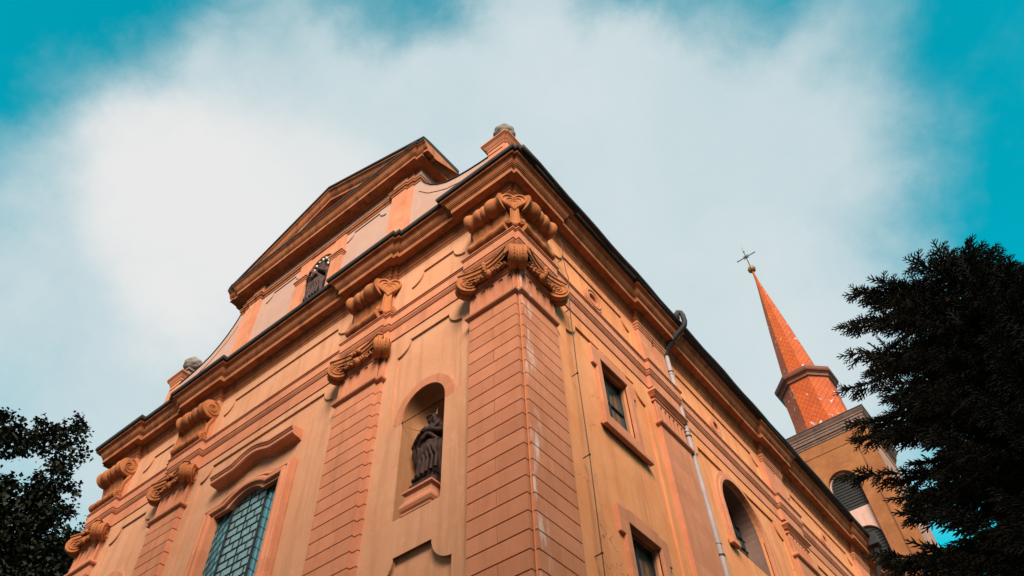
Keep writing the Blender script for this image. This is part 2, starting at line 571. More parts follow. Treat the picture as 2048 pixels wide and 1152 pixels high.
    def plate(self, outer, holes, place, d=0.0, edge=0.0, fill=True):
        """flat sheet in (u, v) at depth d; holes: dicts poly, depth, floor, holes; edge: how far the outer rim is returned"""
        loops = [outer] + [h['poly'] for h in holes]
        flat = [p for l in loops for p in l]
        if fill:
            base = len(self.v)
            self.v += [place(p[0], p[1], d) for p in flat]
            for t in tessellate_polygon([[Vector((p[0], p[1], 0)) for p in l] for l in loops]):
                self.f.append(tuple(base + k for k in t))
        if edge:
            self.rim(outer, place, d, d - edge)
        for h in holes:
            self.rim(h['poly'], place, d, d - h['depth'])
            if h.get('floor', True):
                self.plate(h['poly'], h.get('holes', []), place, d - h['depth'])

    def rim(self, loop, place, d0, d1):
        n = len(loop)
        base = len(self.v)
        self.v += [place(p[0], p[1], d0) for p in loop] + [place(p[0], p[1], d1) for p in loop]
        for k in range(n):
            self.f.append((base + k, base + (k + 1) % n, base + n + (k + 1) % n, base + n + k))

    def build(self, name, mat, parent=None, smooth=False, bevel=0.0):
        me = bpy.data.meshes.new(name)
        me.from_pydata(self.v, [], self.f)
        if self.uv:
            lay = me.uv_layers.new(name='UVMap')
            for pi, uvs in self.uv.items():
                poly = me.polygons[pi]
                for li, q in zip(poly.loop_indices, uvs):
                    lay.data[li].uv = q
        me.materials.append(MAT[mat] if isinstance(mat, str) else mat)
        bm = bmesh.new()
        bm.from_mesh(me)
        bmesh.ops.remove_doubles(bm, verts=bm.verts, dist=0.0004)
        bmesh.ops.recalc_face_normals(bm, faces=bm.faces)
        bm.to_mesh(me)
        bm.free()
        if smooth:
            for p in me.polygons:
                p.use_smooth = True
            if smooth is not True:
                me.set_sharp_from_angle(angle=math.radians(smooth))
        me.update()
        o = bpy.data.objects.new(name, me)
        COL.objects.link(o)
        if parent:
            o.parent = parent
        if bevel:
            b = o.modifiers.new('bevel', 'BEVEL')
            b.width = bevel
            b.segments = 1
            b.limit_method = 'ANGLE'
            b.angle_limit = math.radians(40)
        return o

def empty(name, loc, label, cat, group=None):
    o = bpy.data.objects.new(name, None)
    o.location = loc
    COL.objects.link(o)
    tag(o, label, cat, group)
    return o

def tag(o, label=None, cat=None, group=None, kind=None):
    for k, v in (('label', label), ('category', cat), ('group', group), ('kind', kind)):
        if v:
            o[k] = v
    return o

def plan(x, y, b):
    return (x, y, b)

def arc(cx, cy, r, a0, a1, n):
    return [(cx + r * math.cos(math.radians(a0 + (a1 - a0) * i / n)), cy + r * math.sin(math.radians(a0 + (a1 - a0) * i / n))) for i in range(n + 1)]

def scooped(x0, x1, z0, z1, r, bottom=True, n=8):
    """panel outline with quarter-circle scoops at its upper corners (and lower ones when bottom)"""
    p = []
    if bottom:
        p += arc(x0, z0, r, 90, 0, n) + arc(x1, z0, r, 180, 90, n)
    else:
        p += [(x0, z0), (x1, z0)]
    p += arc(x1, z1, r, 270, 180, n) + arc(x0, z1, r, 0, -90, n)
    return p

def arch(cx, w, z0, zs, n=16):
    """round-headed outline, half width w, springing zs"""
    return [(cx - w, z0), (cx + w, z0)] + arc(cx, zs, w, 0, 180, n)

# ------------------------------------------------------------------ ground
g = MB()
R = 3000.0
g.quad((-R, -R, 0), (R, -R, 0), (R, R, 0), (-R, R, 0))
tag(g.build('ground', 'asphalt'), kind='structure')

# ------------------------------------------------------------------ the church
WX, WY = -0.05, 0.14           # side wall plane, front wall plane
XL = -17.0
END = 29.9
def FR(y0):
    return lambda u, v, d: (u, y0 - d, v)
def SD(x0):
    return lambda u, v, d: (x0 + d, u, v)

church = empty('baroque_church', (XL / 2, 15, 0), 'large ochre baroque church with terracotta pilasters, scrolled gable and heavy cornice', 'church')
church.location = (0, 0, 0)

SIDE_PIL = [(5.63, 7.10), (13.46, 14.93), (21.40, 22.87)]
front_path = [(XL, 8), (XL, .09), (XL + .09, .09), (XL + .09, 0), (-15.64, 0), (-15.64, WY), (-12.915, WY), (-12.915, .07), (-12.76, .07), (-12.76, 0),
              (-11.455, 0), (-11.455, WY), (-5.545, WY), (-5.545, 0), (-4.24, 0), (-4.24, .07), (-4.085, .07), (-4.085, WY),
              (-1.36, WY), (-1.36, 0), (-.09, 0), (-.09, .09), (0, .09), (0, 1.36), (WX, 1.36)]
side_path = []
for a, b in SIDE_PIL:
    side_path += [(WX, a), (.06, a), (.06, b), (WX, b)]
full_path = front_path + side_path + [(WX, END)]

# --- front wall, one sheet with sunken panels, niches and the window opening
NC, NR, NS, NB = -2.71, 0.61, 12.37, 9.87       # niche centre, half width, springing, sill
def front_bay(cx, sgn):
    """holes of one niche bay; cx = niche centre"""
    e0, e1 = cx - 1.0, cx + 1.0
    up = [(e0, 12.40), (cx - .86, 12.40)] + arc(cx, 12.40, .86, 180, 0, 18) + [(e1, 12.40)] + arc(e1, 14.90, .40, 270, 180, 8) + arc(e0, 14.90, .40, 0, -90, 8)
    return [dict(poly=up, depth=.05), dict(poly=arch(cx, NR, NB, NS, 20), depth=.02, floor=False),
            dict(poly=scooped(cx - .95, cx + .93, 6.2, 9.08, .48, False), depth=.08),
            dict(poly=scooped(cx - .78, cx + 1.05, 16.45, 17.38, .40, False), depth=.045)]

def bump_arch(x0, x1, z0, zt, rise, flat, n=14):
    """window outline whose straight head rises into a shallow hump in the middle"""
    cx = (x0 + x1) / 2
    p = [(x0, z0), (x1, z0), (x1, zt)]
    xs0, xs1 = x1 - flat, x0 + flat
    for i in range(n + 1):
        t = i / n
        x = xs0 + (xs1 - xs0) * t
        p.append((x, zt + rise * (math.sin(PI * t) ** 0.75 if 0 < t < 1 else 0)))
    p.append((x0, zt))
    return p

WC = -8.5
win_open = bump_arch(WC - 1.21, WC + 1.21, 5.2, 12.86, .26, .58)
center_panel = scooped(WC - 2.62, WC + 2.60, 4.4, 15.0, .40, False)
fw = MB()
holes = front_bay(NC, 1) + front_bay(2 * WC - NC, -1)
holes += [dict(poly=center_panel, depth=.05, holes=[dict(poly=win_open, depth=.40, floor=False)]),
          dict(poly=scooped(WC - 2.62, WC + 2.60, 16.45, 17.44, .40, False), depth=.045)]
fw.plate([(XL + .02, 0), (WX + .01, 0), (WX + .01, 18.6), (XL + .02, 18.6)], holes, FR(WY))
fw.build('front_wall', 'cream', church)

# --- side wall
sw = MB()
def side_bay(a, b, cy, windows, oc):
    """a..b clear wall between pilasters"""
    hs = []
    lo = scooped(a + .45, b - .40, 3.2, 14.82, .45, False)
    hs.append(dict(poly=lo, depth=.05, holes=windows))
    fz = dict(poly=scooped(a + .42, b - .36, 16.45, 17.50, .34, False), depth=.045, holes=[])
    fz['holes'] = [oc] if oc else []
    hs.append(fz)
    return hs
sh = side_bay(1.36, 5.63, 3.5, [dict(poly=[(3.18, 12.65), (4.36, 12.65), (4.36, 14.42), (3.18, 14.42)], depth=.10, floor=False),
                                dict(poly=[(3.18, 5.6), (4.36, 5.6), (4.36, 9.98), (3.18, 9.98)], depth=.10, floor=False)],
              dict(poly=arc(3.40, 16.82, .19, 0, 345, 23), depth=.03))
ARC = [10.0, 18.1, 26.1]
bays = [(7.10, 13.46), (14.93, 21.40), (22.87, 29.3)]
for (a, b), cy in zip(bays, ARC):
    if cy < 26:
        sh += side_bay(a, b, cy, [dict(poly=arch(cy, 1.22, 12.15, 13.42, 22), depth=.10, floor=False)],
                       dict(poly=arc(cy, 16.80, .17, 0, 345, 23), depth=.35, floor=False))
sw.plate([(.05, 0), (END, 0), (END, 18.6), (.05, 18.6)], sh, SD(WX))
sw.build('side_wall', 'ochre', church)

bw = MB()                       # far walls, not in the picture but part of the building
bw.plate([(.10, 0), (END, 0), (END, 18.6), (.10, 18.6)], [], SD(XL + .02))
bw.plate([(XL + .02, 0), (WX, 0), (WX, 18.6), (XL + .02, 18.6)], [], FR(END))
bw.build('rear_wall', 'ochre', church)

# --- architrave, cornice and flashing follow every pilaster break
arch_prof = [(-.02, 15.25), (.028, 15.25), (.028, 15.655), (.05, 15.66), (.095, 15.735), (.095, 15.775), (.118, 15.785),
             (.118, 16.055), (.140, 16.068), (.140, 16.092), (.165, 16.104), (.165, 16.135), (.02, 16.185), (-.02, 16.19)]
mb = MB()
mb.sweep(full_path, arch_prof, plan)
mb.build('architrave', 'pink', church)

corn_prof = [(-.02, 17.80), (.015, 17.80), (.02, 17.86), (.065, 17.91), (.065, 17.965), (.10, 17.985), (.10, 18.055), (.135, 18.09), (.15, 18.165),
             (.335, 18.175), (.34, 18.15), (.37, 18.15), (.372, 18.305), (.392, 18.318), (.392, 18.345), (.418, 18.352), (.432, 18.388), (.45, 18.392), (.45, 18.435),
             (.462, 18.44), (.475, 18.49), (.49, 18.53), (.52, 18.562), (.565, 18.582), (.592, 18.598), (.597, 18.62), (.597, 18.665), (-.02, 18.68)]
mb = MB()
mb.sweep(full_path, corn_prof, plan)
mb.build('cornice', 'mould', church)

fl_prof = [(.585, 18.668), (.655, 18.665), (.672, 18.70), (.672, 18.79), (.645, 18.812), (.20, 18.90), (-.02, 18.94), (-.02, 18.668)]
mb = MB()
mb.sweep(full_path, fl_prof, plan)
mb.build('roof_flashing', 'black', church)

# half round gutter along the side eaves, with a slightly ragged line
mb = MB()
pts = [(0.70 + .012 * math.sin(i * 1.7), -.45 + i * .66, 18.77 + .012 * math.sin(i * .9)) for i in range(46)]
mb.tube(pts, .085, 8)
mb.box(0.02, .70, .1, END, 18.70, 18.80)
mb.build('gutter', 'black', church, smooth=True)

# roof behind the gable
mb = MB()
RZ = 18.82
ridge = 26.2
A0, A1 = (.70, 1.2, RZ), (.70, END, RZ)
B0, B1 = (XL - .70, 1.2, RZ), (XL - .70, END, RZ)
C0, C1 = (WC, 1.2, ridge), (WC, END, ridge)
mb.face([mb.vert(p) for p in (A0, A1, C1, C0)])
mb.face([mb.vert(p) for p in (B0, C0, C1, B1)])
mb.face([mb.vert(p) for p in (A1, B1, C1)])
mb.face([mb.vert(p) for p in (A0, C0, B0)])
mb.build('nave_roof', 'oldroof', church)

# --- pilasters ------------------------------------------------------------
JZ, JH = 8.94, 0.335
def inset(poly, d):
    mb = MB()
    P = [Vector(p) for p in poly]
    n = len(P)
    out = []
    for i in range(n):
        d0 = (P[i] - P[i - 1]).normalized()
        d1 = (P[(i + 1) % n] - P[i]).normalized()
        n0, n1 = Vector((d0.y, -d0.x)), Vector((d1.y, -d1.x))
        m = n0 + n1
        m /= max(.2, m.dot(n0))
        out.append(tuple(P[i] - m * d))
    return out

def shaft(poly, splits, mat, top=13.97):
    """courses of plastered blocks with sunk joints; splits = polygons of a course cut by upright joints"""
    mb = MB()
    mb.prism(inset(poly, .045), 0, top + .1)
    z = JZ - 26 * JH
    k = 0
    g2 = .0135
    while z < top:
        z1 = min(z + JH, top + .02)
        z0 = max(z, 0)
        if z1 > z0 + .03:
            if k % 2 == 0:
                for q in splits:
                    mb.prism(q, z0 + g2, z1 - g2)
            else:
                mb.prism(poly, z0 + g2, z1 - g2)
        z += JH
        k += 1
    return mb

def open_path(poly, back):
    """outline of a pilaster without its edge on the wall"""
    return poly

def neck_and_caps(path, mb):
    mb.sweep(path, [(-.02, 13.96), (.03, 13.965), (.075, 13.99), (.088, 14.02), (.088, 14.05), (.06, 14.085), (-.02, 14.10)], plan)
    mb.sweep(path, [(-.02, 14.78), (.03, 14.785), (.035, 14.815), (.02, 14.825), (.05, 14.84), (.072, 14.87), (.072, 14.915), (.0, 14.95), (-.02, 14.95)], plan)

def flute_plate(mb, place, a, b, n, w, d0=.0):
    step = (b - a) / n
    hs = []
    for i in range(n):
        c = a + step * (i + .5)
        hs.append(dict(poly=arch(c, w / 2, 14.16, 14.66, 8), depth=.032))
    mb.plate([(a, 14.07), (b, 14.07), (b, 14.80), (a, 14.80)], hs, place, d0, edge=.05)

def spiral_pts(c, u, v, nrm, r0, r1, turns, sgn, n=44, lift=.0):
    out = []
    for i in range(n + 1):
        t = i / n
        r = r0 * (r1 / r0) ** t
        a = PI / 2 - sgn * 2 * PI * turns * t
        out.append(Vector(c) + (Vector(u) * math.cos(a) + Vector(v) * math.sin(a)) * r + Vector(nrm) * lift)
    return out

def volute(mb, c, axis, Rv, T, beads=True):
    """grooved scroll drum with a spiral on each face"""
    a = Vector(axis).normalized()
    z = Vector((0, 0, 1))
    u = z.cross(a)
    prof = [(-T / 2, Rv * .82), (-T / 2, Rv * .97), (-T * .44, Rv), (-T * .10, Rv * .96), (-T * .05, Rv * .86), (T * .05, Rv * .86), (T * .10, Rv * .96), (T * .44, Rv), (T / 2, Rv * .97), (T / 2, Rv * .82)]
    mb.lathe(c, a, prof, 28)
    for s in (1, -1):
        sp = spiral_pts(c, u * s, z, a * s, Rv * .90, Rv * .16, 2.2, 1, 48, T / 2 + Rv * .02)
        rr = [Rv * (.115 - .055 * i / 48) for i in range(49)]
        mb.tube(sp, rr, 6)
        e = Vector(c) + a * s * (T / 2 + Rv * .05)
        mb.ball(e, Rv * .13, 8, 6)
    if beads:
        side = Vector((a.y, -a.x, 0))
        for s in (T * .26, -T * .26):
            for i in range(7):
                an = math.radians(-40 + i * 17)
                dirv = side * math.cos(an) + z * math.sin(an)
                if side.dot(Vector((1, -1, 0))) < 0:
                    dirv = -side * math.cos(an) + z * math.sin(an)
                mb.ball(Vector(c) + a * s + dirv * (Rv * 1.0), Rv * .055, 6, 4)

def festoon(mb, p0, p1, sag, out, lumps=9):
    """leafy garland hanging between two scrolls, face in its middle"""
    p0, p1, out = Vector(p0), Vector(p1), Vector(out)
    for i in range(lumps + 1):
        t = i / lumps
        p = p0.lerp(p1, t) - Vector((0, 0, 1)) * (sag + .03) * math.sin(PI * t) + out * .015 * math.sin(PI * t)
        r = .050 + .022 * math.sin(PI * min(1, t * 1.0))
        mb.ball(p, (r * 1.05, r, r * 1.1), 9, 7)
        for k in range(3):
            an = k * 2.1 + i
            mb.ball(p + out * .05 + Vector((.03 * math.cos(an), 0, .05 * math.sin(an))), r * .55, 7, 5)
    m = p0.lerp(p1, .5) - Vector((0, 0, 1)) * (sag * .75 + .05) + out * .05
    mb.ball(m, (.10, .10, .12), 12, 9)                      # small winged head
    mb.ball(m + out * .09 + Vector((0, 0, -.02)), .035, 8, 6)
    t = (p1 - p0).normalized()
    for s in (-1, 1):
        mb.ball(m + t * .035 * s + out * .085 + Vector((0, 0, .03)), .02, 7, 5)
        mb.ball(m + t * .10 * s + Vector((0, 0, .05)), (.06, .06, .05), 8, 6)

def abacus(mb, tl, tr, out, back, z0=15.03, z1=15.245, dip=.13):
    """curved slab with a concave front between two clipped tips"""
    tl, tr, out = Vector(tl), Vector(tr), Vector(out)
    t = (tr - tl).normalized()
    n = 12
    front = []
    for i in range(n + 1):
        s = i / n
        p = tl.lerp(tr, s) - out * (dip * math.sin(PI * s))
        front.append(p)
    fl = [tuple((tl - t * .09 - out * .08)[:2])] + [tuple(p[:2]) for p in front] + [tuple((tr + t * .09 - out * .08)[:2])]
    pr = [(-.05, z0), (-.045, z0 + .05), (-.012, z0 + .075), (-.012, z1 - .05), (.02, z1 - .03), (.02, z1), (-.3, z1)]
    path = [Vector(q) for q in fl]
    # lay the profile along the curve
    mb.sweep([tuple(q) for q in path], pr, plan)
    m = tl.lerp(tr, .5) - out * (dip - .03)
    for k in range(5):                                     # ribbed flower on the middle of the slab
        an = math.radians(20 + 35 * k)
        mb.ball(Vector((m.x, m.y, z0 + .04)) + t * (.11 * math.cos(an)) + Vector((0, 0, .11 * math.sin(an))) + out * .02, (.055, .055, .06), 8, 6)
    mb.ball(Vector((m.x, m.y, z0 + .04)) + out * .05, .05, 8, 6)

def bolster(mb, p0, p1, up_c, lo_c, out, flip=False):
    """swelling scrolled bracket lying along p0..p1: big roll above, thin roll below, hollow web between"""
    p0, p1, out = Vector(p0), Vector(p1), Vector(out)
    L = (p1 - p0).length
    ax = (p1 - p0).normalized()
    prof_u = [(0, .15), (.012, .24), (.05, .285), (.11, .295), (.16, .27), (.205, .235), (.25, .23), (.30, .262), (.37, .278), (.425, .262), (.448, .235), (.462, .232), (.475, .255), (.53, .262), (.56, .25),
              (.572, .236), (.585, .24), (.62, .285), (.70, .302), (.78, .295), (.85, .262), (.90, .255), (.94, .285), (1.0, .31)]
    mb.lathe(p0 + Vector((0, 0, 1)) * 0 + Vector((0, 0, up_c)) + out * .17, ax, [(t * L, r * .93) for t, r in prof_u], 22)
    prof_l = [(0, .05), (.01, .10), (.05, .125), (.12, .115), (.2, .10), (.3, .118), (.38, .13), (.44, .112), (.5, .105), (.58, .125), (.66, .135), (.72, .118), (.8, .12), (.9, .14), (1.0, .15)]
    mb.lathe(p0 + Vector((0, 0, lo_c)) + out * .14, ax, [(t * L, r) for t, r in prof_l], 16)
    k = 14
    base = len(mb.v)
    web = [(.16, up_c - .18), (.085, up_c - .34), (.045, up_c - .50), (.03, up_c - .62), (.035, lo_c + .26), (.06, lo_c + .12), (.10, lo_c), (-.03, lo_c - .05), (-.03, up_c - .1)]
    nx = 26
    for i in range(nx + 1):
        t = i / nx
        for j, (d, z) in enumerate(web):
            wob = .010 * math.sin(31 * t + j) if 0 < j < 6 else 0
            mb.v.append(tuple(p0 + ax * (L * (.05 + .95 * t)) + out * (d + wob) + Vector((0, 0, z))))
    m = len(web)
    for i in range(nx):
        for j in range(m):
            a, b = base + i * m + j, base + i * m + (j + 1) % m
            mb.f.append((a, b, b + m, a + m))
    mb.f.append(tuple(base + j for j in range(m)))
    mb.f.append(tuple(base + nx * m + j for j in range(m))[::-1])
    for i in range(30):                                     # tuft of short bristles in the hollow
        t = .12 + .8 * i / 30
        q = p0 + ax * (L * t) + Vector((0, 0, lo_c + .13 + .03 * math.sin(i * 2.3)))
        mb.tube([q + out * .11, q + out * .115 + Vector((0, 0, .10 + .04 * math.sin(i * 1.7))) + ax * .03], [.016, .004], 4)

def heart_pts(w, h, n=40):
    """outline of a heart, notch on top, point at the bottom, about the origin"""
    out = []
    for i in range(n):
        t = 2 * PI * i / n
        x = 16 * math.sin(t) ** 3
        y = 13 * math.cos(t) - 5 * math.cos(2 * t) - 2 * math.cos(3 * t) - math.cos(4 * t)
        out.append((x / 16 * w, (y + 5) / 17 * h if y < 0 else (y + 5) / 17 * h))
    return out

def heart(mb, o, u, d, zc):
    """pair of scrolls meeting in a ridge: nested heart rims over a stem with two small rolls"""
    o, u, d = Vector(o), Vector(u).normalized(), Vector(d).normalized()
    z = Vector((0, 0, 1))
    def place(a, b, c):
        return tuple(o + u * a + z * b + d * c)
    H = [(x, zc + y) for x, y in heart_pts(.33, .40)]
    mb.plate(H, [], place, .10, edge=.34)
    for s, lift, r in ((1.0, .11, .036), (.66, .10, .030), (.36, .09, .026)):
        pts = [Vector(place(x * s, zc + y * s + (1 - s) * .02, lift)) for x, y in heart_pts(.30, .37)]
        mb.tube(pts + [pts[0]], r, 6, cap=False)
    st = [(.0, -.13), (.10, -.045)]
    w0, w1 = .085, .105
    mb.plate([(-w1, 16.32), (w1, 16.32), (w0, zc - .20), (-w0, zc - .20)], [], place, .10, edge=.3)
    for s in (-1, 1):
        mb.tube([place(s * w1, 16.32, .10), place(s * w0, zc - .22, .10)], .022, 6)
        c = o + u * (.155 * s) + z * 16.46 + d * .02
        mb.lathe(c - d * .12, d, [(0, .09), (0, .105), (.15, .105), (.17, .08)], 16)
        sp = spiral_pts(c + d * .05, u * s, z, d, .088, .02, 1.6, 1, 26)
        mb.tube(sp, .016, 5)
    mb.ball(o + z * 16.30 + d * .07, (.075, .075, .10), 10, 7)

def end_scroll(mb, c, axis, zc):
    """flat spiral that closes a bolster's plain end, with its stem"""
    a = Vector(axis).normalized()
    z = Vector((0, 0, 1))
    u = z.cross(a)
    cc = Vector(c) + z * zc
    mb.lathe(cc - a * .10, a, [(0, .28), (0, .315), (.13, .315), (.15, .28)], 28)
    sp = spiral_pts(cc + a * .05, u, z, a, .285, .04, 2.4, 1, 52)
    mb.tube(sp, [.036 - .016 * i / 52 for i in range(53)], 6)
    c2 = Vector(c) + z * 16.32
    mb.lathe(c2 - a * .10, a, [(0, .13), (0, .15), (.12, .15), (.14, .12)], 18)
    mb.tube(spiral_pts(c2 + a * .04, u, z, a, .13, .03, 1.7, 1, 30), .019, 5)
    n = Vector(c) - a * .10
    w = Vector((a.y, -a.x, 0))
    for q in (.0,):
        mb.tube([cc + w * (-.16) - z * .26, cc + w * (-.05) - z * .6, c2 + w * (-.06) + z * .1], .06, 6)

PIL = [
    # x0, x1, strip side (+1 right, -1 left, 0 notch at the corner)
    (-5.545, -4.24, 1), (-12.76, -11.455, -1), (XL + .0, -15.64, 2)]

def bay_pilaster(x0, x1, sg):
    if sg == 1:
        poly = [(x0, .17), (x0, 0), (x1, 0), (x1, .07), (x1 + .155, .07), (x1 + .155, .17)]
        xa, xb = x0 + .68, None
        sp = [[(x0, .17), (x0, 0), (xa - .008, 0), (xa - .008, .17)], [(xa + .008, .17), (xa + .008, 0)] + poly[2:]]
        path = poly
        fa, fb = x0, x1
    elif sg == -1:
        poly = [(x0 - .155, .17), (x0 - .155, .07), (x0, .07), (x0, 0), (x1, 0), (x1, .17)]
        xa = x1 - .68
        sp = [poly[:4] + [(xa - .008, 0), (xa - .008, .17)], [(xa + .008, .17), (xa + .008, 0), (x1, 0), (x1, .17)]]
        path = poly
        fa, fb = x0, x1
    else:
        poly = [(x0 - .0, 1.36), (x0, .09), (x0 + .09, .09), (x0 + .09, 0), (x1, 0), (x1, .17), (x0 + .2, .17), (x0 + .2, 1.36)]
        xa = x0 + .68
        sp = [[(x0, 1.36), (x0, .09), (x0 + .09, .09), (x0 + .09, 0), (xa - .008, 0), (xa - .008, .17), (x0 + .2, .17), (x0 + .2, 1.36)],
              [(xa + .008, .17), (xa + .008, 0), (x1, 0), (x1, .17)]]
        path = poly[:6]
        fa, fb = x0 + .09, x1
    pil = shaft(poly, sp, 'pink').build('pilaster', 'pink', church)
    # neck, flutes and frieze block
    mb = MB()
    mb.prism(inset(poly, .03), 13.97, 15.30)
    mb.prism(inset(poly, .002), 14.93, 15.06)
    neck_and_caps(path, mb)
    flute_plate(mb, FR(0), fa + .004, fb - .004, 5, .135)
    if sg == 1:
        mb.box(x1 + .0, x1 + .153, .072, .16, 14.08, 14.80)
    if sg == -1:
        mb.box(x0 - .153, x0, .072, .16, 14.08, 14.80)
    mb.build('capital_neck', 'pink', pil)
    mb = MB()
    cl, cr = Vector((fa + .02, -.12, 14.97)), Vector((fb - .02, -.12, 14.97))
    if sg == 1:
        cr = Vector((x1 + .16, -.06, 14.95))
    if sg == -1:
        cl = Vector((x0 - .16, -.06, 14.95))
    volute(mb, cl, (1, -1, 0), .265, .30)
    volute(mb, cr, (1, 1, 0), .265, .34)
    festoon(mb, cl + Vector((.2, -.02, -.02)), cr + Vector((-.2, -.02, -.02)), .0, (0, -1, 0))
    abacus(mb, cl + Vector((-.06, -.24, 0)), cr + Vector((.06, -.24, 0)), (0, -1, 0), .1)
    for c, sx in ((cl, -1), (cr, 1)):
        mb.tube([c + Vector((sx * .06, -.07, .16)), c + Vector((sx * .05, -.06, -.1))], .055, 4)
    for i in range(26):
        mb.ball((fa + .05 + (fb - fa - .1) * i / 25, -.068, 14.895), (.022, .022, .03), 7, 5)
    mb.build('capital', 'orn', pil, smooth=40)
    mb = MB()
    mb.prism(inset(poly, .0), 16.17, 17.86)
    mb.build('frieze_block', 'pink', pil)
    mb = MB()
    if sg == 1:
        bolster(mb, (x0 + .10, 0, 0), (x1 - .05, 0, 0), 17.34, 16.30, (0, -1, 0))
        heart(mb, (x1 + .06, -.02, 0), (1, 1, 0), (1, -1, 0), 17.20)
    elif sg == -1:
        bolster(mb, (x1 - .10, 0, 0), (x0 + .05, 0, 0), 17.34, 16.30, (0, -1, 0))
        heart(mb, (x0 - .06, -.02, 0), (1, -1, 0), (-1, -1, 0), 17.20)
        mb.ball((x1 - .1, -.08, 17.34), (.1, .2, .2), 8, 6)
        end_scroll(mb, (x1 - .03, -.10, 0), (1, 0, 0), 17.34)
    else:
        bolster(mb, (x1 - .10, 0, 0), (x0 + .12, 0, 0), 17.34, 16.30, (0, -1, 0))
        end_scroll(mb, (x1 - .03, -.10, 0), (1, 0, 0), 17.34)
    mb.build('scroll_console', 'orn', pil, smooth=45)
    return pil

for a in PIL:
    bay_pilaster(*a)

# corner pilaster, wrapping both faces
def corner_pilaster():
    poly = [(-1.36, .17), (-1.36, 0), (-.09, 0), (-.09, .09), (0, .09), (0, 1.36), (-.2, 1.36), (-.2, .17)]
    sp = [[(-1.36, .17), (-1.36, 0), (-.728, 0), (-.728, .17)],
          [(-.712, .17), (-.712, 0), (-.09, 0), (-.09, .09), (0, .09), (0, .722), (-.2, .722), (-.2, .17)],
          [(-.2, .738), (0, .738), (0, 1.36), (-.2, 1.36)]]
    pil = shaft(poly, sp, 'corner').build('corner_pilaster', 'corner', church)
    mb = MB()
    mb.prism(inset(poly, .03), 13.97, 15.30)
    mb.prism(inset(poly, .002), 14.93, 15.06)
    neck_and_caps(poly[:6], mb)
    flute_plate(mb, FR(0), -1.356, -.094, 5, .135)
    flute_plate(mb, SD(0), .094, 1.356, 5, .135)
    mb.box(-.12, -.06, .06, .12, 14.08, 14.80)
    mb.build('capital_neck', 'corner', pil)
    mb = MB()
    c0 = Vector((.06, -.06, 14.96))
    cl, cr = Vector((-1.34, -.12, 14.97)), Vector((.12, 1.34, 14.97))
    volute(mb, c0, (1, 1, 0), .265, .36)
    volute(mb, cl, (1, -1, 0), .265, .30)
    volute(mb, cr, (1, -1, 0), .265, .30)
    festoon(mb, cl + Vector((.2, -.02, -.02)), Vector((-.20, -.12, 14.95)), .0, (0, -1, 0))
    festoon(mb, Vector((.12, .20, 14.95)), cr + Vector((.02, -.2, -.02)), .0, (1, 0, 0))
    abacus(mb, cl + Vector((-.06, -.24, 0)), Vector((-.06, -.33, 0)), (0, -1, 0), .1)
    abacus(mb, Vector((.33, .06, 0)), cr + Vector((.24, .06, 0)), (1, 0, 0), .1)
    mb.prism([(-.10, -.32), (.06, -.34), (.34, -.06), (.32, .10), (0, .12), (-.12, .0)], 15.03, 15.245)
    for c, sx, sy in ((cl, -1, -1), (c0, 0, 0), (cr, 1, 1)):
        mb.tube([c + Vector((.05, -.05, .16)), c + Vector((.06, -.06, -.1))], .055, 4)
    for i in range(26):
        mb.ball((-1.30 + 1.16 * i / 25, -.068, 14.895), (.022, .022, .03), 7, 5)
        mb.ball((.068, .14 + 1.16 * i / 25, 14.895), (.022, .022, .03), 7, 5)
    mb.build('capital', 'orn', pil, smooth=40)
    mb = MB()
    mb.prism(poly, 16.17, 17.86)
    mb.build('frieze_block', 'corner', pil)
    mb = MB()
    bolster(mb, (-1.28, 0, 0), (-.12, 0, 0), 17.30, 16.30, (0, -1, 0))
    bolster(mb, (0, 1.30, 0), (0, .12, 0), 17.30, 16.30, (1, 0, 0))
    heart(mb, (.02, -.02, 0), (1, 1, 0), (1, -1, 0), 17.13)
    mb.build('scroll_console', 'orn', pil, smooth=45)
corner_pilaster()

# plainer pilasters along the side, with a pair of flat blocks in the frieze
for a, b in SIDE_PIL:
    poly = [(-.08, a), (.06, a), (.06, b), (-.08, b)]
    mb = MB()
    mb.prism(poly, 0, 14.0)
    pil = mb.build('pilaster', 'pink', church)
    mb = MB()
    mb.prism(inset(poly, .032), 13.9, 15.3)
    flute_plate(mb, SD(.06), a + .16, b - .06, 6, .11)
    mb.box(.02, .058, a + .003, a + .155, 14.07, 14.80)
    pth = [(-.08, a), (.06, a), (.06, b), (-.08, b)]
    mb.sweep(pth, [(-.02, 13.96), (.03, 13.965), (.075, 13.99), (.088, 14.02), (.088, 14.05), (.06, 14.085), (-.02, 14.10)], plan)
    mb.sweep(pth, [(-.02, 14.78), (.03, 14.785), (.035, 14.815), (.0, 14.83), (-.02, 14.83)], plan)
    mb.sweep(pth, [(-.02, 14.93), (.03, 14.94), (.05, 14.97), (.10, 15.02), (.125, 15.04), (.125, 15.10), (.03, 15.14), (-.02, 15.14)], plan)
    mb.build('capital', 'pink', pil)
    mb = MB()
    for p, q in ((a + .02, a + .74), (a + .90, b - .03)):
        mb.box(-.06, .055, p, q, 16.17, 17.62)
        s2 = [(-.06, p), (.055, p), (.055, q), (-.06, q)]
        mb.sweep(s2, [(-.02, 17.55), (.02, 17.56), (.02, 17.60), (.05, 17.64), (.05, 17.70), (.075, 17.72), (.075, 17.79), (-.02, 17.79)], plan)
    mb.build('frieze_block', 'pink', pil)

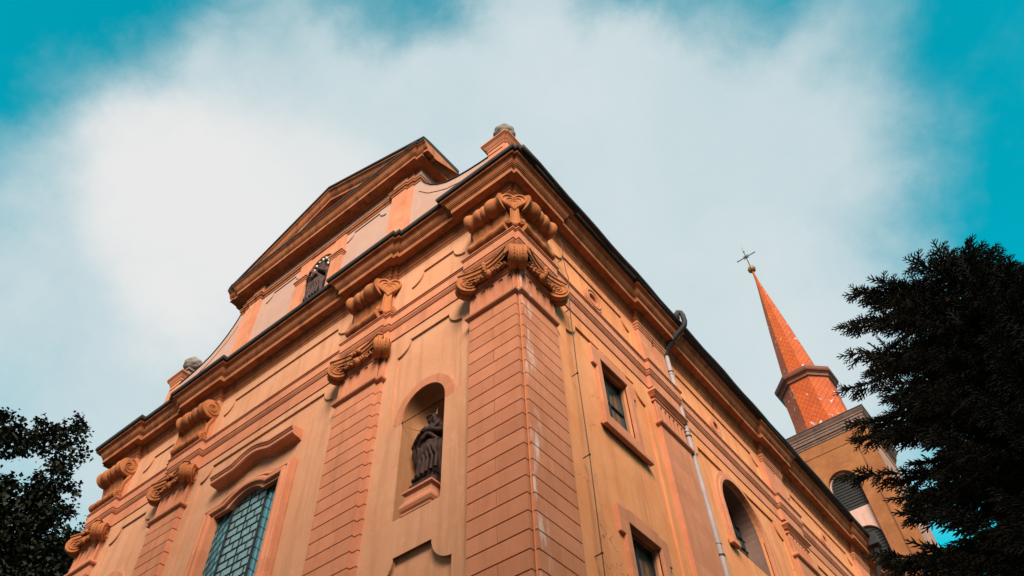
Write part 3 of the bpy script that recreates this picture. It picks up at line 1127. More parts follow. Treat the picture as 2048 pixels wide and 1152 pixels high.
# --- big front window: frame, hood, glass and leading -----------------------
wn = MB()
outer = bump_arch(WC - 1.66, WC + 1.66, 5.0, 13.24, .06, .62)
inner = bump_arch(WC - 1.20, WC + 1.20, 5.2, 12.86, .26, .58)
fo = bump_arch(WC - 1.66, WC + 1.66, 5.0, 13.22, .20, .62)
wn.plate(fo, [dict(poly=inner, depth=.16, floor=False)], FR(.075), 0, edge=.10)
path = [(WC + 1.60, 5.0)] + [p for p in bump_arch(WC - 1.60, WC + 1.60, 5.0, 13.14, .22, .66)[2:]] + [(WC - 1.60, 5.0)]
wn.sweep(path, [(.0, 0), (.0, .055), (.03, .075), (.07, .075), (.095, .05), (.10, 0)], lambda u, v, d: (u, .075 - d, v), turn=-1)
path2 = [(WC + 1.38, 5.0)] + [p for p in bump_arch(WC - 1.38, WC + 1.38, 5.0, 13.0, .25, .62)[2:]] + [(WC - 1.38, 5.0)]
wn.sweep(path2, [(-.16, 0), (-.16, .02), (-.10, .035), (-.05, .075), (0, .09), (.05, .075), (.08, .03), (.08, 0)], lambda u, v, d: (u, .075 - d, v), turn=-1)
window = wn.build('front_window', 'pink', church, smooth=35)
gl = MB()
GY = .25
gl.plate([(WC - .63, 5.2), (WC + .63, 5.2), (WC + .63, 13.2), (WC - .63, 13.2)], [], FR(GY))
gl.build('centre_glazing', 'opal', window)
gl = MB()
gl.plate([(WC - 1.25, 5.2), (WC - .64, 5.2), (WC - .64, 13.2), (WC - 1.25, 13.2)], [], FR(GY))
gl.plate([(WC + .64, 5.2), (WC + 1.25, 5.2), (WC + 1.25, 13.2), (WC + .64, 13.2)], [], FR(GY))
gl.build('side_glazing', 'teal', window)
ld = MB()
for s in (-1, 1):
    ld.box(WC + s * .635 - .022, WC + s * .635 + .022, GY - .045, GY, 5.2, 13.2)
rows = np.arange(12.722 - .2182 * 34, 13.2, .2182)
for i, z in enumerate(rows):
    ld.box(WC - .61, WC + .61, GY - .022, GY, z - .0065, z + .0065)
    offs = (-.36, .0, .36) if i % 2 else (-.18, .18, .5)
    for o_ in ((-.42, -.02, .30) if i % 2 == 0 else (-.24, .10, .46)):
        ld.box(WC + o_ - .006, WC + o_ + .006, GY - .02, GY, z, z + .218)
    ld.box(WC - .02 - .006, WC - .02 + .006, GY - .021, GY, z, z + .218)
for s in (-1, 1):
    xa, xb = WC + s * .66, WC + s * 1.24
    z = 4.6
    while z < 13.4:
        ld.tube([(xa, GY - .01, z + .47), (xb, GY - .01, z)], .0075, 4)
        z += .262
    for q in (.22, .42):
        z = 4.6
        x = WC + s * (.635 + q)
        ld.tube([(x, GY - .012, 5.2), (x, GY - .012, 13.2)], .007, 4)
        z += 1
ld.build('leading', 'lead', window)
hd = MB()
hp = []
for i in range(41):
    t = i / 40
    x = WC - 1.56 + 3.16 * t
    q = (x - (WC + .0)) / .72
    z = 13.93 + (.19 * math.cos(q * PI / 2) ** 1.3 if abs(q) < 1 else 0)
    hp.append((x, z))
hp = [hp[0]] + [p for p in hp[1:-1] if abs(p[0] - WC) < .80] + [hp[-1]]
hood_prof = [(-.10, 0), (-.10, .04), (-.085, .05), (-.07, .05), (-.06, .20), (-.05, .27), (-.02, .30), (.07, .30), (.085, .325), (.12, .335), (.135, .36), (.175, .36), (.21, .10), (.21, 0)]
hd.sweep(hp, hood_prof, lambda u, v, d: (u, WY + .05 - d, v), turn=-1)
hd.build('window_hood', 'pink', window)
bk = MB()
bk.quad((WC - 1.4, .62, 5), (WC + 1.4, .62, 5), (WC + 1.4, .62, 13.6), (WC - 1.4, .62, 13.6))
bk.build('room_back', 'interior', window)

# --- niches -----------------------------------------------------------------
def niche(cx, r, z0, zs, y0, name, mat, ribm=None):
    mb = MB()
    n, m = 20, 10
    # half round shaft
    for i in range(n):
        a0, a1 = PI * i / n, PI * (i + 1) / n
        p0 = (cx + r * math.cos(a0), y0 + r * math.sin(a0))
        p1 = (cx + r * math.cos(a1), y0 + r * math.sin(a1))
        mb.quad((*p0, z0), (*p1, z0), (*p1, zs), (*p0, zs))
        for j in range(m):
            e0, e1 = PI / 2 * j / m, PI / 2 * (j + 1) / m
            def q(a, e):
                return (cx + r * math.cos(a) * math.cos(e), y0 + r * math.sin(a) * math.cos(e), zs + r * math.sin(e))
            mb.quad(q(a0, e0), q(a1, e0), q(a1, e1), q(a0, e1))
    fl = [(cx + r * math.cos(PI * i / n), y0 + r * math.sin(PI * i / n), z0) for i in range(n + 1)]
    mb.face([mb.vert(p) for p in fl])
    return mb.build(name, mat, church, smooth=50)

def niche_trim(cx, nich):
    mb = MB()
    ring_o = [(cx - .83, NS - .10)] + [(cx - .61, NS - .10)] + arc(cx, NS, .61, 180, 0, 22)[0:] + [(cx + .61, NS - .10), (cx + .83, NS - .10)] + arc(cx, NS, .83, 0, 180, 26)
    mb.plate(ring_o, [], FR(WY), .022, edge=.05)
    # impost band inside the niche
    pts = [(cx + .612 * math.cos(PI * i / 18), WY + .612 * math.sin(PI * i / 18)) for i in range(19)]
    mb.sweep([(p[0], p[1]) for p in pts], [(0, 12.27), (-.018, 12.272), (-.018, 12.47), (0, 12.475)], plan, turn=-1)
    mb.build('niche_surround', 'pink', nich)
    mb = MB()
    for p, q in ((cx - 1.375, cx - .83), (cx + .83, cx + 1.35)):
        mb.box(p, q, WY - .02, WY, NB - 3.6, 12.27)
    return mb

for cx in (NC, 2 * WC - NC):
    nc = niche(cx, NR, NB, NS, WY + .018, 'statue_niche', 'niche_brown')
    niche_trim(cx, nc)
    # thicker wall skin below the impost line
    sk = MB()
    lo = dict(poly=arch(cx, NR, NB, NS, 20)[:2] + [(cx + NR, 12.27), (cx - NR, 12.27)], depth=.02, floor=False)
    pn = dict(poly=scooped(cx - .95, cx + .93, 6.2, 9.08, .48, False), depth=.06, floor=False)
    sgn = 1 if cx > WC else -1
    x_in, x_out = cx - 1.375, cx + 1.35
    if sgn < 0:
        x_in, x_out = cx - 1.35, cx + 1.375
    sk.plate([(x_in, 0), (x_out, 0), (x_out, 12.27), (x_in, 12.27)], [lo, pn], FR(WY), .02, edge=.02)
    sk.build('wall_skin', 'cream', nc)
    # swelling stone pedestal standing on the sill
    ped = MB()
    cp = [(cx - .31, WY + .66), (cx - .31, WY + .02), (cx + .33, WY + .02), (cx + .33, WY + .66)]
    ped.sweep(cp, [(-.05, NB), (.05, NB + .005), (.05, NB + .045), (.02, NB + .055), (.06, NB + .10), (.085, NB + .16), (.075, NB + .225), (.035, NB + .285), (.015, NB + .34), (.01, NB + .44), (.04, NB + .47), (.065, NB + .485), (.065, NB + .53), (-.2, NB + .54)], plan, turn=1)
    ped.prism([(cx - .30, WY + .03), (cx + .32, WY + .03), (cx + .32, WY + .55), (cx - .30, WY + .55)], NB, NB + .535)
    ped.build('statue_pedestal', 'pink', nc)

# --- side windows ------------------------------------------------------------
def eared_frame(z0, z1, zt, name, mat, low=False):
    """slightly irregular moulded frame with ears at its top corners"""
    mb = MB()
    y0, y1 = 2.98, 4.56
    e = .17
    out = [(y0 - e, z0), (y1 + e * .75, z0 + .02), (y1 + e * .75, z0 + .10), (y1, z0 + .14), (y1, z1 + .0), (y1 + e * .7, z1 + .01), (y1 + e * .7, zt - .02), (y1 - .20, zt - .02), (y1 - .20, zt + .05), (y0 + .22, zt + .06),
           (y0 + .22, zt), (y0 - e, zt - .01), (y0 - e, z1 - .04), (y0, z1 - .04), (y0, z0 + .12), (y0 - e, z0 + .10)]
    if low:
        out = [(y0, z0), (y1, z0), (y1, z1), (y1 + e * .7, z1 + .01), (y1 + e * .7, zt - .02), (y1 - .20, zt - .02), (y1 - .20, zt + .04), (y0 + .22, zt + .05),
               (y0 + .22, zt), (y0 - e, zt - .01), (y0 - e, z1 - .04), (y0, z1 - .04)]
    op = [(3.18, z0 + .42), (4.36, z0 + .42), (4.36, zt - .28), (3.18, zt - .28)]
    mb.plate(out, [dict(poly=op, depth=.10, floor=False)], SD(WX - .05), .075, edge=.075)
    if not low:
        mb.box(WX, WX + .115, y0 - e - .02, y1 + e * .75 + .02, z0 - .06, z0 + .045)
    return mb.build(name, mat, church, bevel=.008)
f1 = eared_frame(12.23, 14.10, 14.70, 'side_window', 'pink')
f2 = eared_frame(5.2, 9.66, 10.24, 'side_window', 'pink', True)
def reveal(frame, z0, z1):
    mb = MB()
    X = WX - .25
    mb = MB()
    mb.rim([(3.18, z0), (4.36, z0), (4.36, z1), (3.18, z1)], SD(WX), -.148, -.30)
    mb.build('reveal', 'jamb', frame)
    mb = MB()
    mb.quad((X, 3.1, z0 - .1), (X, 4.5, z0 - .1), (X, 4.5, z1 + .1), (X, 3.1, z1 + .1))
    mb.build('glass', 'murk', frame)
    mb = MB()
    for y in (3.20, 3.74, 4.34):
        mb.box(X, X + .04, y - .018, y + .018, z0, z1)
    for z in (z0 + .02, z0 + (z1 - z0) * .5, z1 - .02):
        mb.box(X, X + .036, 3.18, 4.36, z - .016, z + .016)
    mb.build('sash_bars', 'dark', frame)
reveal(f1, 12.65, 14.42)
reveal(f2, 5.62, 9.96)

# round-headed side windows with surround; oculi above
def arched_window(cy):
    mb = MB()
    ring = [(cy - 1.50, 12.22)] + [(cy - 1.22, 12.22)] + arc(cy, 13.42, 1.22, 180, 0, 26) + [(cy + 1.22, 12.22), (cy + 1.50, 12.22)] + arc(cy, 13.42, 1.50, 0, 180, 30)
    mb.plate(ring, [], SD(WX - .05), .06, edge=.08)
    ring = [(cy - 1.36, 12.30)] + [(cy - 1.23, 12.30)] + arc(cy, 13.42, 1.23, 180, 0, 26) + [(cy + 1.23, 12.30), (cy + 1.36, 12.30)] + arc(cy, 13.42, 1.36, 0, 180, 30)
    mb.plate(ring, [], SD(WX - .05), .10, edge=.06)
    mb.box(WX - .02, WX + .10, cy - 1.60, cy - 1.20, 12.05, 12.22)
    mb.box(WX - .02, WX + .10, cy + 1.20, cy + 1.60, 12.05, 12.22)
    w = mb.build('arched_window', 'pink', church, bevel=.006)
    X = WX - .60
    mb = MB()
    mb.rim(arch(cy, 1.22, 12.15, 13.42, 22), SD(WX), -.148, -.64)
    mb.build('reveal', 'greyjamb', w)
    mb = MB()
    mb.plate(arch(cy, 1.24, 12.1, 13.42, 22), [], SD(X))
    mb.build('glass', 'murk', w)
    mb = MB()
    for k in range(-3, 4):
        mb.box(X, X + .04, cy + k * .35 - .013, cy + k * .35 + .013, 12.15, 13.42 + math.sqrt(max(0, 1.22 ** 2 - (k * .35) ** 2)))
    for k in range(7):
        z = 12.3 + k * .34
        hw = 1.22 if z < 13.42 else math.sqrt(max(0, 1.22 ** 2 - (z - 13.42) ** 2))
        mb.box(X, X + .035, cy - hw, cy + hw, z - .013, z + .013)
    mb.build('sash_bars', 'dark', w)
    # oculus
    mb = MB()
    mb.plate(arc(cy, 16.80, .345, 0, 350, 35), [dict(poly=arc(cy, 16.80, .17, 0, 345, 23), depth=.08, floor=False)], SD(WX - .045), .085, edge=.09)
    oc = mb.build('oculus', 'pink', church, bevel=.01)
    mb = MB()
    mb.plate(arc(cy, 16.80, .19, 0, 345, 23), [], SD(WX - .36))
    mb.build('glass', 'interior', oc)
for cy in ARC[:2]:
    arched_window(cy)
mb = MB()
mb.plate(arc(3.40, 16.82, .375, 0, 350, 35), [dict(poly=arc(3.40, 16.82, .19, 0, 345, 23), depth=.07)], SD(WX - .045), .075, edge=.08)
tb = [(WX + .035, 3.40 + .30 * math.cos(2 * PI * i / 40), 16.82 + .30 * math.sin(2 * PI * i / 40)) for i in range(41)]
mb.tube(tb, .022, 6, cap=False)
mb.build('blind_medallion', 'pink', church, bevel=.01)

# --- the gable storey ------------------------------------------------------------
PU, WU = .35, .45
def mir(p):
    return (2 * WC - p[0], p[1])
scroll = [(-3.98, 23.50), (-3.88, 23.18), (-3.73, 22.89), (-3.48, 22.53), (-3.145, 22.19), (-2.78, 21.93), (-2.31, 21.75), (-1.86, 21.65), (-1.41, 21.58), (-.95, 21.54), (-.55, 21.52)]
gwall = [(2 * WC + .55, 18.7), (-.55, 18.7)] + scroll[::-1] + [(-4.0, 24.25)]
gwall += [mir(p) for p in ([(-4.0, 24.25)] + scroll)]
def up_panel(a, b):
    return dict(poly=scooped(a, b, 19.4, 23.18, .34, False), depth=.035)
inner_r = [(-4.02, 19.2), (-4.02, 22.72)] + [(x + .02, z - .47) for x, z in [(-3.60, 22.62), (-3.145, 22.27), (-2.78, 22.03), (-2.31, 21.86), (-1.86, 21.74), (-1.3, 21.66)]] + [(-1.2, 19.2)]
inner_r = inner_r[::-1]
gh = [up_panel(-7.37, -5.48), up_panel(2 * WC + 5.48, 2 * WC + 7.37), dict(poly=inner_r, depth=.02), dict(poly=[mir(p) for p in inner_r], depth=.02),
      dict(poly=arch(WC, .61, 19.0, 22.38, 18), depth=.02, floor=False)]
gb = MB()
gb.plate(gwall, gh, FR(WU), 0, edge=.75)
# body of the gable behind the wall
gb.box(2 * WC + 4.0, -4.0, WU + .05, 2.2, 23.2, 24.25)
gable = gb.build('gable_wall', 'upper', church)
# metal capping on the scrolls
for P in (scroll, [mir(p) for p in scroll]):
    cpn = MB()
    cpn.sweep(P, [(0, -.035), (.022, -.035), (.022, .78), (0, .78)], lambda u, v, d: (u, WU + d, v), turn=-1 if P is scroll else 1)
    cpn.build('scroll_capping', 'black', church)
# pilasters and string course
up_path = [(2 * WC + 4.0, 2.0), (2 * WC + 4.0, WU), (2 * WC + 4.27, WU), (2 * WC + 4.27, .40), (2 * WC + 4.55, .40), (2 * WC + 4.55, PU), (2 * WC + 5.17, PU), (2 * WC + 5.17, WU),
           (-5.17, WU), (-5.17, PU), (-4.55, PU), (-4.55, .40), (-4.27, .40), (-4.27, WU), (-4.0, WU), (-4.0, 2.0)]
for s in (1, -1):
    mb = MB()
    q = [(-5.17, .5), (-5.17, PU), (-4.55, PU), (-4.55, .40), (-4.27, .40), (-4.27, .5)]
    if s < 0:
        q = [mir(p) for p in q][::-1]
    mb.prism(q, 18.7, 24.2)
    mb.build('gable_pilaster', 'pink', gable)
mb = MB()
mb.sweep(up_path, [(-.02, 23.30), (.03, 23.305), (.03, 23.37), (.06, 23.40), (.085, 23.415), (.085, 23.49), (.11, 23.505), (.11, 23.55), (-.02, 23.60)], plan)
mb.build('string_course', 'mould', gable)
cor_path = [(2 * WC + 4.0, 2.0), (2 * WC + 4.0, WU), (2 * WC + 4.27, WU), (2 * WC + 4.27, .37), (-4.27, .37), (-4.27, WU), (-4.0, WU), (-4.0, 2.0)]
ped_prof = [(-.10, 24.10), (.02, 24.10), (.05, 24.15), (.09, 24.17), (.325, 24.18), (.33, 24.155), (.36, 24.155), (.362, 24.28), (.385, 24.295), (.385, 24.325), (.41, 24.33), (.42, 24.36), (.44, 24.37), (.44, 24.405),
            (.46, 24.43), (.48, 24.49), (.515, 24.54), (.56, 24.57), (.575, 24.585), (.575, 24.615), (-.02, 24.63)]
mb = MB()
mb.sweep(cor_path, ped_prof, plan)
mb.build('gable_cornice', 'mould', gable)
fl2 = [(.565, 24.617), (.60, 24.615), (.612, 24.64), (.612, 24.70), (.3, 24.76), (-.02, 24.80), (-.02, 24.617)]
mb = MB()
mb.sweep(cor_path, fl2, plan)
# raking flashing
slope = .415
AX = WC
def rake(prof, dy, name, mat):
    mb = MB()
    for s in (1, -1):
        xe = WC + s * 5.11
        k = len(prof)
        base = len(mb.v)
        for x in (xe, WC):
            zb = 24.12 + slope * (5.11 - abs(x - WC))
            for p, h in prof:
                mb.v.append((x, WU - p - dy, zb + h))
        for i in range(k - 1):
            mb.f.append((base + i, base + i + 1, base + k + i + 1, base + k + i))
        mb.f.append(tuple(base + i for i in range(k)))
    return mb
mb2 = rake([(-1.2, .617), (.565, .617), (.60, .615), (.612, .64), (.612, .70), (.3, .76), (-1.2, .80)], .002, 'x', 'x')
mb.v, mb.f = mb.v + mb2.v, mb.f + [tuple(i + len(mb.v) for i in f) for f in mb2.f]
mb.build('gable_flashing', 'black', gable)
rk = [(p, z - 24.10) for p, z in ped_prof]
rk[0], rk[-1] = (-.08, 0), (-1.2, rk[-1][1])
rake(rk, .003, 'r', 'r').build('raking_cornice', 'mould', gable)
mb = MB()
mb.plate([(WC - 4.6, 24.5), (WC + 4.6, 24.5), (WC, 24.5 + slope * 4.6)], [], FR(WU + .02))
mb.build('tympanum', 'pink', gable)
# small iron hook on the rake
mb = MB()
hx = WC + 1.62
hz = 24.12 + slope * (5.11 - 1.62) + .72
mb.tube([(hx, .1, hz - .05), (hx, .1, hz + .18), (hx + .05, .1, hz + .30), (hx + .12, .1, hz + .26), (hx + .13, .1, hz + .12), (hx + .15, .1, hz - .1)], .02, 6)
mb.build('iron_hook', 'wire', gable)

# central niche of the gable
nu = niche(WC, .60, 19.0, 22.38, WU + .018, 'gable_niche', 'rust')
mb = MB()
for s in (-1, 1):
    xa, xb = sorted((WC + s * .62, WC + s * 1.12))
    mb.box(xa, xb, PU, WU + .3, 18.7, 22.18)
    pth = [(xa, WU + .25), (xa, PU), (xb, PU), (xb, WU + .25)]
    mb.sweep(pth, [(-.02, 22.16), (.02, 22.165), (.02, 22.21), (.05, 22.235), (.05, 22.285), (.085, 22.30), (.085, 22.36), (.03, 22.39), (-.02, 22.39)], plan)
    mb.box(xa, xb, PU + .01, WU + .02, 22.38, 23.30)
ring = [(WC - .62, 22.38)] + arc(WC, 22.38, .60, 180, 0, 20) + [(WC + .62, 22.38), (WC + .62, 23.30), (WC - .62, 23.30)]
mb.plate(ring, [], FR(WU), .06, edge=.07)
mb.build('niche_surround', 'pink', nu)

# pedestals with artichoke balls at both ends of the scrolls
for s in (1, -1):
    def mx(x):
        return x if s > 0 else 2 * WC - x
    mb = MB()
    xs = sorted((mx(-1.10), mx(-.42)))
    a, b = xs
    pth = [(a, 1.10), (a, WU - .02), (b - .06, WU - .02), (b - .06, WU + .04), (b, WU + .04), (b, 1.10)]
    if s < 0:
        pth = [(a, 1.10), (a, WU + .04), (a + .06, WU + .04), (a + .06, WU - .02), (b, WU - .02), (b, 1.10)]
    mb.prism(pth, 18.7, 22.12)
    mb.sweep(pth, [(-.02, 21.76), (.02, 21.765), (.035, 21.80), (.02, 21.83), (.02, 21.86), (.05, 21.90), (.10, 22.0), (.15, 22.06), (.165, 22.07), (.165, 22.13), (-.05, 22.17)], plan, closed=True)
    pd = mb.build('gable_pedestal', 'pink', church)
    cx, cy = (a + b) / 2 + s * .03, .80
    mb = MB()
    mb.box(cx - .20, cx + .20, cy - .20, cy + .20, 22.12, 22.30)
    mb.box(cx - .16, cx + .16, cy - .16, cy + .16, 22.29, 22.62)
    mb.box(cx - .215, cx + .215, cy - .215, cy + .215, 22.61, 22.70)
    RB, zc = .355, 23.04
    mb.ball((cx, cy, zc), RB * .95, 20, 14)
    for ring_i in range(6):
        th = math.radians(16 + ring_i * 29)
        nn = max(3, int(7.4 * math.sin(th)))
        for k in range(nn):
            an = 2 * PI * (k + .5 * (ring_i % 2)) / nn
            d = Vector((math.sin(th) * math.cos(an), math.sin(th) * math.sin(an), math.cos(th)))
            mb.ball(Vector((cx, cy, zc)) + d * RB * .60, RB * .425, 14, 10)
    mb.build('ball_finial', 'stone', pd, smooth=50)

# --- rainwater pipe and lightning wire on the side wall ------------------------------
mb = MB()
PX, PY = .045, 7.27
mb.tube([(PX, PY, 0), (PX, PY, 17.72)], .078, 14)
for z in (4.5, 7.2, 10.1, 11.4, 14.75, 16.9):
    mb.lathe((PX, PY, z), (0, 0, 1), [(0, .078), (.005, .092), (.05, .092), (.055, .078)], 14)
pipe = mb.build('drainpipe', 'pipe', church, smooth=50)
for z in (8.5, 11.1, 14.6, 17.0):
    mb = MB()
    mb.lathe((PX, PY, z), (0, 0, 1), [(0, .08), (.0, .098), (.035, .098), (.035, .08)], 14)
    mb.box(WX - .02, PX - .05, PY - .014, PY + .014, z + .005, z + .03)
    mb.tube([(PX + .02, PY + .09, z + .018), (PX + .02, PY + .19, z + .018)], .012, 5)
    mb.build('pipe_clamp', 'wire', pipe)
mb = MB()
mb.tube([(PX, PY, 17.66), (PX, PY, 17.80), (PX + .06, PY + .0, 17.92), (.40, PY + .02, 18.22), (.74, PY + .04, 18.44), (.86, PY + .04, 18.54), (.90, PY + .04, 18.68), (.90, PY + .03, 18.95), (.87, PY + .0, 19.07), (.80, PY - .04, 19.10), (.755, PY - .07, 19.02), (.745, PY - .08, 18.8)], .082, 12)
mb.build('swan_neck', 'black', pipe, smooth=True)
mb = MB()
mb.tube([(.10, 1.86, 17.78), (.085, 1.96, 17.55), (.10, 1.90, 16.98), (.10, 1.95, 16.42), (.10, 2.02, 16.30), (.12, 1.94, 15.95), (.10, 1.86, 14.95), (.10, 1.80, 12.8), (.10, 1.81, 10.67), (.10, 1.75, 8.1), (.10, 1.78, 0)], .010, 6)
for z, y in ((16.96, 1.90), (14.95, 1.86), (12.82, 1.795), (10.68, 1.81), (8.6, 1.765)):
    mb.tube([(WX - .02, y + .0, z - .01), (.10, y, z)], .012, 6)
    mb.ball((.10, y, z), .026, 8, 6)
mb.build('lightning_wire', 'wire', church)
# hopper and dark downpipe further along
mb = MB()
mb.box(.55, .98, 22.35, 22.85, 18.35, 18.86)
mb.tube([(.76, 22.6, 18.4), (.70, 22.62, 18.1), (.30, 22.9, 17.2), (.08, 22.98, 16.8), (.06, 22.98, 0)], .10, 10)
mb.build('rain_hopper', 'black', church, bevel=.02)

# ------------------------------------------------------------------ the tower behind
tower = empty('church_tower', (0, 0, 0), 'square ochre church tower with arched louvred openings and slender orange spire', 'tower')
TX, TY, TH = -.62, 32.35, 2.40
x0, x1, y0, y1 = TX - TH, TX + TH, TY - TH, TY + TH
tw = MB()
tcx = TX + .02
rec = arch(tcx, .80, 10.0, 26.25, 20)
tw.plate([(x0, 0), (x1, 0), (x1, 30), (x0, 30)], [dict(poly=rec, depth=.22, floor=False)], FR(y0))
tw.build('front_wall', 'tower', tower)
tw = MB()
tw.plate([(y0, 0), (y1, 0), (y1, 30), (y0, 30)], [dict(poly=arch(TY, .80, 10.0, 26.25, 20), depth=.22)], SD(x1))
tw.plate([(y0, 0), (y1, 0), (y1, 30), (y0, 30)], [], SD(x0))
tw.plate([(x0, 0), (x1, 0), (x1, 30), (x0, 30)], [], FR(y1))
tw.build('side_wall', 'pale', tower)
tw = MB()
tw.plate(rec, [dict(poly=arch(tcx, .76, 24.75, 26.20, 18), depth=.14, floor=False), dict(poly=arch(tcx, .76, 16.0, 22.95, 18), depth=.14, floor=False)], FR(y0 + .22))
tw.build('recess_panel', 'rose', tower)
for za, zs in ((24.75, 26.20), (16.0, 22.95)):
    tw = MB()
    tw.plate(arch(tcx, .77, za, zs, 18), [], FR(y0 + .35))
    k = za + .1
    while k < zs + .55:
        hw = .74 if k < zs else math.sqrt(max(.01, .76 ** 2 - (k - zs) ** 2)) * .97
        tw.quad((tcx - hw, y0 + .345, k + .10), (tcx + hw, y0 + .345, k + .10), (tcx + hw, y0 + .315, k), (tcx - hw, y0 + .315, k))
        k += .17
    tw.build('louvre', 'dark', tower)
tp = [(x0, y1), (x0, y0), (x1, y0), (x1, y1)]
tw = MB()
tw.sweep(tp, [(-.02, 29.12), (.04, 29.14), (.04, 29.22), (.09, 29.27), (.09, 29.36), (.16, 29.40), (.16, 29.56), (.20, 29.58), (.20, 29.70), (.26, 29.74), (.26, 29.80), (.33, 29.90), (.37, 29.96), (.37, 30.02), (.0, 30.1), (-.3, 30.1)], plan, closed=True)
tw.build('tower_cornice', 'greymould', tower)
tw = MB()
tw.sweep(tp, [(.36, 30.022), (.40, 30.02), (.40, 30.09), (.0, 30.16), (-.3, 30.16), (-.3, 30.022)], plan, closed=True)
tw.build('tower_flashing', 'black', tower)
tw = MB()
tw.sweep(tp, [(-.01, 28.42), (.03, 28.42), (.03, 28.47), (.0, 28.50), (-.01, 28.5)], plan, closed=True)
tw.sweep(tp, [(-.01, 28.47), (.02, 28.48), (.02, 29.03), (-.01, 29.03)], plan, closed=True)
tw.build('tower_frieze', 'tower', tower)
tw = MB()
tw.tube([(1.45, y0 - .05, 30.0), (1.05, y0 - .05, 29.0), (.98, y0 - .05, 28.2), (.92, y0 - .05, 0)], .012, 5)
tw.build('lightning_wire', 'wire', tower)

def octa(r, z, rot=22.5, sq=0.0):
    """ring of eight points; sq blends it to the square of the eaves"""
    out = []
    for k in range(8):
        a = math.radians(rot + 45 * k)
        x, y = r * math.cos(a), r * math.sin(a)
        out.append(Vector((TX + x, TY + y, z)))
    return out

def oct_loft(mb, levels):
    ring = [octa(r, z) for r, z in levels]
    vv = [0.0]
    for i in range(len(levels) - 1):
        vv.append(vv[-1] + math.hypot(levels[i + 1][0] - levels[i][0], levels[i + 1][1] - levels[i][1]))
    for i in range(len(levels) - 1):
        for k in range(8):
            a, b = ring[i][k], ring[i][(k + 1) % 8]
            c, d = ring[i + 1][(k + 1) % 8], ring[i + 1][k]
            w0, w1 = (b - a).length / 2, (c - d).length / 2
            ids = [mb.vert(p) for p in (a, b, c, d)]
            o = k * 3.37
            mb.face(ids, [(o - w0, vv[i]), (o + w0, vv[i]), (o + w1, vv[i + 1]), (o - w1, vv[i + 1])])

sp = MB()
oct_loft(sp, [(2.55, 30.12), (2.22, 30.22), (1.99, 30.5), (1.85, 30.9), (1.76, 31.5), (1.70, 32.3), (1.68, 33.2), (1.68, 34.0), (1.70, 34.9)])
spire = sp.build('spire_skirt', 'spire', tower)
sp = MB()
prof = [(1.66, 34.45), (1.72, 34.6), (1.80, 34.63), (1.80, 34.80), (1.90, 34.9), (1.98, 34.95), (2.02, 35.05), (2.02, 35.25), (1.3, 35.75), (1.1, 35.9)]
oct_loft(sp, prof)
sp.build('spire_collar', MAT['greymould'] if False else simple('dark_orange_collar', (0.11, 0.028, 0.010), 0.6, 0, .3), tower)
sp = MB()
oct_loft(sp, [(1.26, 35.6), (1.16, 36.2), (.97, 38.2), (.74, 40.6), (.48, 43.0), (.25, 45.0), (.11, 46.4), (.07, 47.5)])
sp.build('spire', 'spire', tower)
sp = MB()
BZ = 47.75
sp.lathe((TX, TY, BZ - .30), (0, 0, 1), [(0, .06), (.05, .17), (.14, .26), (.27, .30), (.33, .30), (.46, .25), (.55, .16), (.60, .05)], 18)
for k in range(9):
    a = 2 * PI * k / 9
    sp.tube([(TX + .305 * math.cos(a) * math.cos(e), TY + .305 * math.sin(a) * math.cos(e), BZ + .305 * math.sin(e)) for e in [math.radians(q) for q in range(-70, 71, 20)]], .02, 5)
sp.build('gilded_ball', 'gold', tower, smooth=50)
cr = MB()
cr.tube([(TX, TY, BZ + .2), (TX, TY, BZ + 2.2)], [.045, .035], 6)
cr.tube([(TX, TY, BZ + 2.2), (TX, TY, BZ + 3.0)], [.03, .008], 5)
cz = BZ + 1.62
cr.tube([(TX - .72, TY, cz), (TX + .72, TY, cz)], .042, 6)
cr.ball((TX, TY, cz), .12, 8, 6)
for q in (-.72, .72):
    cr.tube([(TX + q + .07 * math.cos(t), TY, cz + .07 * math.sin(t)) for t in [2 * PI * i / 10 for i in range(11)]], .02, 5)
cr.tube([(TX + .07 * math.cos(t), TY, BZ + 2.3 + .07 * math.sin(t)) for t in [2 * PI * i / 10 for i in range(11)]], .02, 5)
for k in range(4):
    a = PI / 4 + PI / 2 * k
    cr.tube([(TX + .2 * math.cos(a + t), TY, cz + .2 * math.sin(a + t)) for t in np.linspace(-.45, .45, 6)], .02, 5)
    cr.tube([(TX + .1 * math.cos(a), TY, cz + .1 * math.sin(a)), (TX + .32 * math.cos(a), TY, cz + .32 * math.sin(a))], .015, 5)
cr.build('iron_cross', 'wire', tower)

